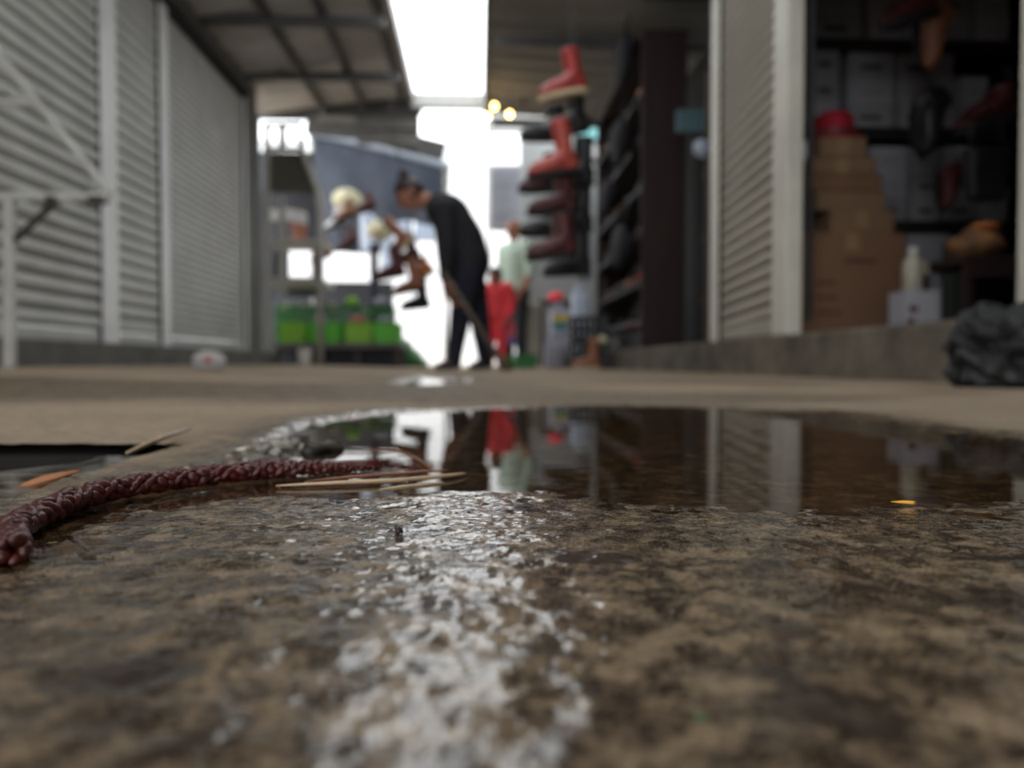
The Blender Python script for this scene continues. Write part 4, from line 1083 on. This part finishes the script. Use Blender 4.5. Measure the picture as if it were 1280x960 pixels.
# ------------------------------------------------------------------ right background goods
d = 8.0
def sack(px0, px1, pyt, d, dep, mat, lab, bands=None, seed=0):
    xa, xb = HX(px0, d), HX(px1, d); h = at(0, pyt, d).z-.004
    t = thing('goods_sack', lab, 'sack', ((xa+xb)/2, d+dep/2, .004))
    w = xb-xa; f = lambda v: 1+.04*math.sin(5*v.z+seed)+.03*math.sin(7*v.x+seed)
    m = MB().box((0, 0, h/2), (w, dep, h)); o = m.build('sack_body', mat, t, bevel=min(.05, w*.2))
    for i, (ya, yb, mt) in enumerate(bands or []):
        za, zb_ = at(0, yb, d).z-.004, at(0, ya, d).z-.004
        MB().box((0, -dep/2-.002, (za+zb_)/2), (w*.82, .006, zb_-za)).build('label_band', mt, t)
    MB().tube([(-w*.3, 0, h), (-w*.1, 0, h+.06), (w*.15, 0, h+.05)], .025, 8).build('tied_neck', mat, t, smooth=True)
    return t
sack(690, 716, 384, 7.9, .3, 'greysack', 'grey sack with yellow and teal bands at the foot of the right stalls', [(392, 400, 'yellow'), (401, 410, 'tealsat')])
sack(718, 736, 362, 7.6, .25, 'plasticblue', 'tall pale sack right of the banded grey sack')
sack(654, 677, 376, 8.9, .25, 'creamsack', 'cream sack standing behind the man in mint')
sack(682, 706, 428, 7.25, .25, 'greysack', 'low grey sack in front of the banded sack')
sack(708, 728, 436, 7.25, .25, 'greysack', 'low grey sack below the tall pale sack')
t = thing('goods_table', 'small dark table with a pink-red bag at the back of the aisle', 'table', (HX(694, 9.35), 9.35, .0))
MB().box((0, 0, .78), (.4, .4, .03)).build('tabletop', 'woodbrown', t)
for sx in (-1, 1):
    for sy in (-1, 1): MB().box((sx*.17, sy*.17, .38), (.03, .03, .76)).build('leg', 'woodbrown', t)
o = crumple('red_purse', (HX(696, 9.35), 9.33, .80), (.09, .06, .06), 'redcloth', 'faded red purse lying on the small dark table', 'purse', 77, .2)
# narrow hanging white sheet right of boots
d = 8.6
t = thing('white_curtain', 'long pale lilac curtain hanging right of the boot string', 'curtain', (0, d, 0))
MB().sheet(lambda u, v: (at(723+16*u, 300, d).x, .02*math.sin(u*9), at(730, 350-105*v, d).z), 14, 10, .005).build('hanging_sheet', 'awning', t, smooth=True)
# grey awning on the right, deep
t = thing('grey_awning', 'grey lilac awning hanging behind the man in mint', 'awning', (0, 10.6, 0))
def ga(u, v):
    p = at(609+76*u, 284-78*v, 10.6); return (p.x, .7*(1-v)*(.3+.2*math.sin(u*6)), p.z)
MB().sheet(ga, 24, 14, .006).build('canopy_sheet', 'awning', t, smooth=True)
for px in (612, 682):
    p = at(px, 206, 10.62); MB().tube([(p.x, .02, 0), (p.x, .02, p.z)], .02, 8).build('post', 'stallmetal', t)
p0 = at(600, 158, 9.65)
for i, (a, b, py, mt, lab) in enumerate([(608, 684, 160, 'strut', 'pale grey sign board below the far end of the right roof'), (724, 766, 166, 'tealbright', 'turquoise and white sign board beyond the cabinet top'), (722, 758, 190, 'strut', 'narrow pale board under the turquoise sign')]):
    d = 9.60; p, q = at(a, py-(20 if i == 0 else 8), d), at(b, py+8, d)
    t = thing('hanging_sign', lab, 'sign board', ((p.x+q.x)/2, d, q.z))
    MB().box((0, 0, (p.z-q.z)/2), (q.x-p.x, .03, p.z-q.z)).build('board', mt, t, bevel=.004)
    m = MB()
    for sx in (-.4, .4): m.tube([(sx*(q.x-p.x), 0, p.z-q.z), (sx*(q.x-p.x), 0, 2.82-q.z)], .005, 6)
    m.build('hanging_wire', 'cordgrey', t)
# warm bulbs under the right roof edge
for i, (px, py, lab) in enumerate([(618, 133, 'upper warm bulb under the right roof edge'), (609, 146, 'lower warm bulb at the gap edge, left one'), (637, 143, 'warm bulb right of the other two')]):
    d = 8.0; p = at(px, py, d); t = thing('light_bulb', lab, 'light bulb', (p.x, d, p.z))
    MB().ball((0, 0, 0), (.026, .026, .032), 16, 12).build('glass_bulb', 'bulb', t, smooth=True)
    MB().tube([(0, 0, .028), (0, 0, .07)], .014, 10).build('socket', 'purlin', t); MB().tube([(0, 0, .07), (0, 0, 2.84-p.z)], .004, 6).build('hanging_wire', 'cordgrey', t)

# green basket by the child
crate('green_basket', HX(653, 7.0), 7.16, .003, .27, .27, .13, 'greenbasket', 'dark green basket on the floor right of the child in red', cat='basket')

# ------------------------------------------------------------------ people
def oval(m, c, axis, side, r):
    "ellipsoid joint: r=(depth, width); width lies along side"
    ax = Vector(axis).normalized(); sd = Vector(side); sd = (sd-ax*sd.dot(ax)).normalized(); dp = ax.cross(sd)
    rd, rw = r; ra = (rd+rw)*.42; b = MB().ball((0, 0, 0), 1, 18, 12)
    m.add([Vector(c)+dp*x*rd+sd*y*rw+ax*z*ra for x, y, z in b.v], b.f)

def limb(m, a, b, ra, rb, side=(0, 1, 0), n=18):
    a, b = Vector(a), Vector(b); ra = ra if hasattr(ra, '__len__') else (ra, ra); rb = rb if hasattr(rb, '__len__') else (rb, rb)
    ax = (b-a).normalized(); sd = Vector(side); sd = sd-ax*sd.dot(ax)
    if sd.length < .1: sd = ax.orthogonal()
    sd.normalize(); dp = ax.cross(sd); base = len(m.v); K_ = 5
    for i in range(K_+1):
        t = i/K_; rd = ra[0]+(rb[0]-ra[0])*t; rw = ra[1]+(rb[1]-ra[1])*t; c = a.lerp(b, t)
        for j in range(n):
            w = 2*PI*j/n; m.v.append(tuple(c+dp*math.cos(w)*rd+sd*math.sin(w)*rw))
    for i in range(K_):
        for j in range(n):
            j2 = (j+1) % n; m.f.append((base+i*n+j, base+i*n+j2, base+(i+1)*n+j2, base+(i+1)*n+j))
    m.f.append(tuple(base+j for j in reversed(range(n)))); m.f.append(tuple(base+K_*n+j for j in range(n)))
    oval(m, a, ax, sd, ra); oval(m, b, ax, sd, rb)

def limbs(nodes, edges, side):
    m = MB()
    for a, b in edges: limb(m, nodes[a][0], nodes[b][0], nodes[a][1], nodes[b][1], side)
    return m

def head_verts(size=1.0):
    "head with brow, nose, lips, chin and ears; X right, Y face, Z up; centre at 0"
    m = MB(); n, k_ = 40, 32
    def fn(v):
        return 1
    b = MB().ball((0, 0, 0), 1, n, k_)
    out = []
    for x, y, z in b.v:
        X, Y, Z = x*.076, y*.096, z*.118
        if z < 0: X *= 1-.30*min(1, -z)**1.3; Y *= (1-.10*-z) if y > 0 else (1-.32*-z)
        if y > 0:
            g_ = lambda cx, cz, sx, sz: math.exp(-((X-cx)/sx)**2-((Z-cz)/sz)**2)
            Y += .024*g_(0, -.018, .012, .020)+.010*g_(0, .008, .010, .022)
            Y -= .010*(g_(.032, .012, .016, .012)+g_(-.032, .012, .016, .012))
            Y += .006*g_(0, .034, .05, .010)+.007*g_(0, -.058, .022, .008)+.010*g_(0, -.098, .024, .016)
        out.append((X*size, Y*size, Z*size))
    m.v = out; m.f = b.f
    for sx in (-1, 1): m.ball((sx*.076*size, -.008*size, -.008*size), (.012*size, .020*size, .032*size), 10, 8)
    return m

def frame_from(face, up):
    f = Vector(face).normalized(); u = Vector(up); u = (u-f*u.dot(f)).normalized(); r = f.cross(u)
    return Matrix(((r.x, f.x, u.x), (r.y, f.y, u.y), (r.z, f.z, u.z)))

def hand_nodes(nodes, edges, tag, wrist, direc, side, curl, s=1.0, grip=None):
    "palm, four fingers of unequal length and a thumb, grown from the wrist joint"
    d_ = Vector(direc).normalized(); sd = Vector(side); sd = (sd-d_*sd.dot(d_)).normalized(); nrm = d_.cross(sd)
    W = Vector(wrist)
    nodes[tag+'palm'] = (W+d_*.045*s, (.030*s, .018*s)); edges.append((tag+'wrist', tag+'palm'))
    for i, (off, ln) in enumerate(((-.030, .070), (-.010, .080), (.010, .074), (.029, .058))):
        k0 = W+d_*.085*s+sd*off*s; a = curl; p = k0; prev = tag+'palm'
        nodes[tag+'k%d' % i] = (k0, .0095*s); edges.append((prev, tag+'k%d' % i)); prev = tag+'k%d' % i
        for j in range(3):
            a2 = a*(j+.6); dr = d_*math.cos(a2)+nrm*math.sin(a2); p = p+dr*ln*s*(.42, .32, .26)[j]
            nodes[tag+'f%d%d' % (i, j)] = (p, (.0088, .0080, .0068)[j]*s); edges.append((prev, tag+'f%d%d' % (i, j))); prev = tag+'f%d%d' % (i, j)
    t0 = W+d_*.030*s-sd*.030*s+nrm*.012*s; t1 = t0+(d_*.6-sd*.5+nrm*.6).normalized()*.034*s; t2 = t1+(d_*.6+nrm*.8).normalized()*.028*s
    nodes[tag+'t0'] = (t0, .012*s); nodes[tag+'t1'] = (t1, .010*s); nodes[tag+'t2'] = (t2, .008*s)
    edges += [(tag+'palm', tag+'t0'), (tag+'t0', tag+'t1'), (tag+'t1', tag+'t2')]

def make_person(name, label, loc, J, R, head_c, face, up, hs, hands, cloth, hair, voxel=.008, rz=0, shoe='blackleather'):
    t = thing(name, label, 'person', loc, rz)
    nodes = {k_: (Vector(J[k_]), R[k_]) for k_ in J}
    edges = [('pelvis', 'waist'), ('waist', 'chest'), ('chest', 'neck'), ('neck', 'skull'),
             ('chest', 'Lsho'), ('Lsho', 'Lelb'), ('Lelb', 'Lwrist'), ('chest', 'Rsho'), ('Rsho', 'Relb'), ('Relb', 'Rwrist'),
             ('pelvis', 'Lhip'), ('Lhip', 'Lkne'), ('Lkne', 'Lank'), ('Lank', 'Ltoe'), ('pelvis', 'Rhip'), ('Rhip', 'Rkne'), ('Rkne', 'Rank'), ('Rank', 'Rtoe')]
    be = list(edges); bn = dict(nodes)
    for tag in 'LR':
        dr, sd, cl = hands[tag]; hand_nodes(bn, be, tag, J[tag+'wrist'], dr, sd, cl, hs)
    sidev = Vector(J['Rhip'])-Vector(J['Lhip']); sidev.z = 0; sidev.normalize()
    bm_ = limbs(bn, be, sidev)
    F = frame_from(face, up); hm = head_verts(hs)
    bm_.add([F @ Vector(v)+Vector(head_c) for v in hm.v], hm.f)
    body = remeshed(bm_, 'body', voxel*.62, 2, .35)
    link('body', body, 'skin', t, smooth=True)
    for sx in (-1, 1):
        c = F @ Vector((sx*.032*hs, .088*hs, .012*hs))+Vector(head_c)
        MB().ball(c, .0095*hs, 10, 8).build('eye', 'eye', t, smooth=True)
    c = F @ Vector((0, .100*hs, -.058*hs))+Vector(head_c)
    m = MB().ball((0, 0, 0), (.022*hs, .006*hs, .006*hs), 12, 8); m.v = [tuple(F @ Vector(v)+c) for v in m.v]; m.build('mouth', 'lip', t, smooth=True)
    for cname, mat, keys, grow, ends in cloth:
        nn = {}
        for k_ in keys:
            g_ = grow.get(k_, grow['*']) if isinstance(grow, dict) else grow
            r = R[k_]; r = tuple(q+g_ for q in r) if hasattr(r, '__len__') else r+g_
            nn[k_] = (Vector(J[k_]), r)
        for k_, (a, b, f, r) in (ends or {}).items(): nn[k_] = (Vector(J[a]).lerp(Vector(J[b]), f), r)
        ee = [(a, b) for a, b in edges if a in nn and b in nn]
        for k_, (a, b, f, r) in (ends or {}).items(): ee.append((a, k_))
        cm = remeshed(limbs(nn, ee, sidev), cname, voxel*1.1, 5, .5); link(cname, cm, mat, t, smooth=True)
    # shoes
    for tag in 'LR':
        a, b = Vector(J[tag+'ank']), Vector(J[tag+'toe']); dr = (b-a); dr.z = 0; ln = dr.length; dr.normalize()
        m = MB().tube([a-dr*.05*hs+Vector((0, 0, -.02)), a+Vector((0, 0, -.02)), a.lerp(b, .6)+Vector((0, 0, -.012)), b+dr*.015], [(.03*hs, .028*hs), (.042*hs, .045*hs), (.045*hs, .032*hs), (.02*hs, .016*hs)], 14)
        zz = min(b.z, a.z)-.05*hs; m.v = [(x, y, max(z, .004)) for x, y, z in m.v]
        m.build('shoe', shoe, t, smooth=True)
    # hair: cap following the skull, leaving the face free
    hb = MB().ball((0, 0, 0), 1, 28, 20); v2 = []
    for x, y, z in hb.v:
        X, Y, Z = x*.084*hs, y*.104*hs, z*.126*hs
        lim = .30
        if y > .15 and z < hair['line']:
            Y = min(Y, .02*hs)
        if z < hair['low']: Z = hair['low']*.126*hs; X *= .9; Y *= .85
        v2.append(tuple(F @ Vector((X, Y-.006*hs, Z+.004*hs))+Vector(head_c)))
    hb.v = v2; hb.build('hair', hair['mat'], t, smooth=True)
    if hair.get('bun'):
        c = F @ Vector(hair['bun'])+Vector(head_c); MB().ball(c, .042*hs, 16, 12, fn=lambda v: 1+.06*math.sin(9*v.x+4*v.z)).build('hair_bun', hair['mat'], t, smooth=True)
    return t

# woman sweeping, bent forward, facing left
DW = 5.45; K = FPX/DW
def W(px, py, y=0.0):
    p = at(px, py, DW); b = at(585, 463, DW); return (p.x-b.x, y, p.z-b.z)
b = at(585, 463, DW)
J = {'pelvis': W(586, 328), 'waist': W(579, 300), 'chest': W(561, 268), 'neck': W(540, 254), 'skull': W(520, 246),
     'Lsho': W(557, 266, -.15), 'Lelb': W(560, 318, -.22), 'Lwrist': W(558, 352, -.24),
     'Rsho': W(553, 262, .15), 'Relb': W(556, 318, .12), 'Rwrist': W(562, 366, -.12),
     'Lhip': W(587, 338, -.085), 'Lkne': W(576, 396, -.09), 'Lank': W(568, 450, -.09), 'Ltoe': W(546, 459, -.11),
     'Rhip': W(588, 338, .085), 'Rkne': W(599, 396, .09), 'Rank': W(607, 450, .10), 'Rtoe': W(588, 459, .10)}
R = {'pelvis': (.135, .165), 'waist': (.130, .150), 'chest': (.120, .150), 'neck': .052, 'skull': .06,
     'Lsho': .055, 'Lelb': .042, 'Lwrist': .027, 'Rsho': .055, 'Relb': .042, 'Rwrist': .027,
     'Lhip': .09, 'Lkne': .058, 'Lank': .036, 'Ltoe': .022, 'Rhip': .09, 'Rkne': .058, 'Rank': .036, 'Rtoe': .022}
woman = make_person('person', 'person in black with a hair bun bending forward to sweep with a broom', (b.x, DW, fl(b.x, DW)+.0), J, R,
    W(513, 243), (-.80, -.05, -.60), (-.58, 0, .80), 1.0,
    {'L': ((.25, 0, -1), (0, 1, 0), .75), 'R': ((.25, -.4, -1), (0, 1, 0), .75)},
    [('jumper', 'blackcloth', ['waist', 'chest', 'neck', 'Lsho', 'Lelb', 'Lwrist', 'Rsho', 'Relb', 'Rwrist', 'pelvis'], {'*': .022, 'neck': .012, 'Lwrist': .016, 'Rwrist': .016}, None),
     ('trousers', 'navy', ['pelvis', 'Lhip', 'Lkne', 'Lank', 'Rhip', 'Rkne', 'Rank'], {'*': .018, 'pelvis': .015}, None)],
    {'mat': 'hair', 'line': .25, 'low': -.45, 'bun': (0, -.045, .135)})
# broom held by the woman
t = thing('broom', 'grey-brown wooden broom held by the bending person in black', 'broom', (b.x, DW, 0))
p0 = Vector(W(556, 346, -.27)); p1 = Vector(W(619, 446, -.62)); p1.z = .10
MB().tube([p0, p0.lerp(p1, .5), p1], .015, 10).build('handle', 'stick', t, smooth=True)
dr = (p1-p0).normalized(); q = p1+dr*.0
m = MB(); m.tube([q-dr*.04, q, Vector((q.x+dr.x*.08, q.y+dr.y*.08, .045)), Vector((q.x+dr.x*.13, q.y+dr.y*.13, .006))], [(.018, .022), (.022, .026), (.045, .022), (.055, .022)], 18)
m.build('bristles', 'bristle', t, smooth=True)
MB().tube([q-dr*.05, q+dr*.005], .024, 12).build('ferrule', 'framedark', t)

# generic upright figure
def upright(px, py_foot, d, h, face_dir, label, cloth, hair, skin_arms, hs=None, female=False, arms=None, wide=1.0, shoe='blackleather'):
    b = at(px, py_foot, d); s = h/1.68; f = Vector(face_dir).normalized(); r = f.cross(Vector((0, 0, 1)))
    def V(x, y, z): q = r*x*s*wide+f*y*s; return (q.x, q.y, z*s)
    J = {'pelvis': V(0, 0, .92), 'waist': V(0, .01, 1.08), 'chest': V(0, .0, 1.28), 'neck': V(0, .01, 1.45), 'skull': V(0, .02, 1.54),
         'Lsho': V(-.18, 0, 1.38), 'Rsho': V(.18, 0, 1.38),
         'Lhip': V(-.09, 0, .86), 'Lkne': V(-.10, .03, .48), 'Lank': V(-.10, -.01, .085), 'Ltoe': V(-.12, .15, .03),
         'Rhip': V(.09, 0, .86), 'Rkne': V(.10, .02, .48), 'Rank': V(.11, -.01, .085), 'Rtoe': V(.13, .15, .03)}
    A = arms or {'L': ((-.24, -.02, 1.10), (-.22, .10, .88)), 'R': ((.24, -.02, 1.10), (.20, .16, .92))}
    for tg in 'LR': J[tg+'elb'] = V(*A[tg][0]); J[tg+'wrist'] = V(*A[tg][1])
    R = {'pelvis': (.12, .15), 'waist': (.11, .14), 'chest': (.12, .16), 'neck': .055, 'skull': .06, 'Lsho': .06, 'Lelb': .043, 'Lwrist': .028, 'Rsho': .06, 'Relb': .043, 'Rwrist': .028,
         'Lhip': .085, 'Lkne': .058, 'Lank': .038, 'Ltoe': .024, 'Rhip': .085, 'Rkne': .058, 'Rank': .038, 'Rtoe': .024}
    R = {k_: tuple(q*s for q in v) if hasattr(v, '__len__') else v*s for k_, v in R.items()}
    hs_ = hs or s
    hands = {tg: (Vector(J[tg+'wrist'])-Vector(J[tg+'elb']), f, .35) for tg in 'LR'}
    return make_person('person', label, (b.x, d, fl(b.x, d)+.0), J, R, Vector(V(0, .025, 1.575)), (f.x, f.y, -.12), (0, 0, 1), hs_, hands, cloth, hair, voxel=.009*max(.7, s), shoe=shoe)
up_keys = ['waist', 'chest', 'neck', 'Lsho', 'Lelb', 'Rsho', 'Relb', 'pelvis']
upright(644, 460, 8.8, 1.66, (-.75, -.66, 0), 'person in a pale mint shirt and dark trousers standing behind the child',
    [('shirt', 'mint', up_keys, {'*': .022, 'neck': .004}, {'Lcuff': ('Lelb', 'Lwrist', .25, .05), 'Rcuff': ('Relb', 'Rwrist', .25, .05)}),
     ('trousers', 'trousers', ['pelvis', 'Lhip', 'Lkne', 'Lank', 'Rhip', 'Rkne', 'Rank'], .02, None)],
    {'mat': 'hairshort', 'line': .62, 'low': -.10}, True)
child = upright(620, 461, 7.4, .93, (-.35, -.94, 0), 'small child in a bright red outfit standing between the sweeper and the green basket',
    [('jacket', 'redcloth', up_keys+['Lwrist', 'Rwrist'], {'*': .034, 'neck': .012, 'Lwrist': .018, 'Rwrist': .018}, None),
     ('trousers', 'redcloth', ['pelvis', 'Lhip', 'Lkne', 'Lank', 'Rhip', 'Rkne', 'Rank'], .024, None)],
    {'mat': 'hair', 'line': .30, 'low': -.5}, False, hs=.80, wide=1.12, shoe='redleather')
# backpack of the child, worn
p = at(640, 410, 7.4)
t = thing('small_bag', 'little pink and violet bag hanging at the side of the child in red', 'bag', (p.x, 7.48, at(0, 432, 7.4).z))
MB().box((0, 0, .16), (.075, .10, .16)).build('bag_body', 'pinkcloth', t, bevel=.02)
MB().box((0, 0, .05), (.07, .095, .09)).build('lower_pocket', 'bluecloth', t, bevel=.015)
MB().tube([(-.01, 0, .23), (-.03, 0, .32), (-.08, 0, .36)], .008, 8).build('hanging_strap', 'pinkcloth', t, smooth=True)

# ------------------------------------------------------------------ sky, camera
wd = bpy.data.worlds.new('overcast_sky'); S.world = wd; wd.use_nodes = True
nt = wd.node_tree; bg = nt.nodes['Background']; bg.inputs[0].default_value = (.95, .98, 1, 1); bg.inputs[1].default_value = 4.0
def portal(loc, rot, sx, sy):
    l = bpy.data.lights.new('daylight_portal', 'AREA'); l.shape = 'RECTANGLE'; l.size = sx; l.size_y = sy; l.cycles.is_portal = True
    o = bpy.data.objects.new('daylight_portal', l); COL.objects.link(o); o.location = loc; o.rotation_euler = rot
portal((-.33, 2.0, 2.97), (0, 0, 0), .85, 15)
portal((0, 11.0, 2.6), (-PI/2, 0, 0), 8, 6)
portal((-.5, -5.2, 1.5), (PI/2, 0, 0), 4, 3.2)

cd = bpy.data.cameras.new('camera'); co = bpy.data.objects.new('camera', cd); COL.objects.link(co)
co.location = CAMP
Rm = Matrix(((cr.x, cu.x, -cf.x), (cr.y, cu.y, -cf.y), (cr.z, cu.z, -cf.z)))
co.rotation_euler = Rm.to_euler()
cd.sensor_width = 36; cd.lens = 36*FPX/1280; cd.clip_start = .004; cd.clip_end = 200
cd.dof.use_dof = True; cd.dof.focus_distance = .245; cd.dof.aperture_fstop = 8.2
S.camera = co
S.view_settings.view_transform = 'Standard'; S.view_settings.look = 'None'; S.view_settings.exposure = 0; S.view_settings.gamma = 1
S.view_settings.use_curve_mapping = False
S.cycles.use_denoising = True
S.cycles.max_bounces = 8; S.cycles.diffuse_bounces = 5; S.cycles.glossy_bounces = 4; S.cycles.transparent_max_bounces = 12
S.cycles.sample_clamp_indirect = 6
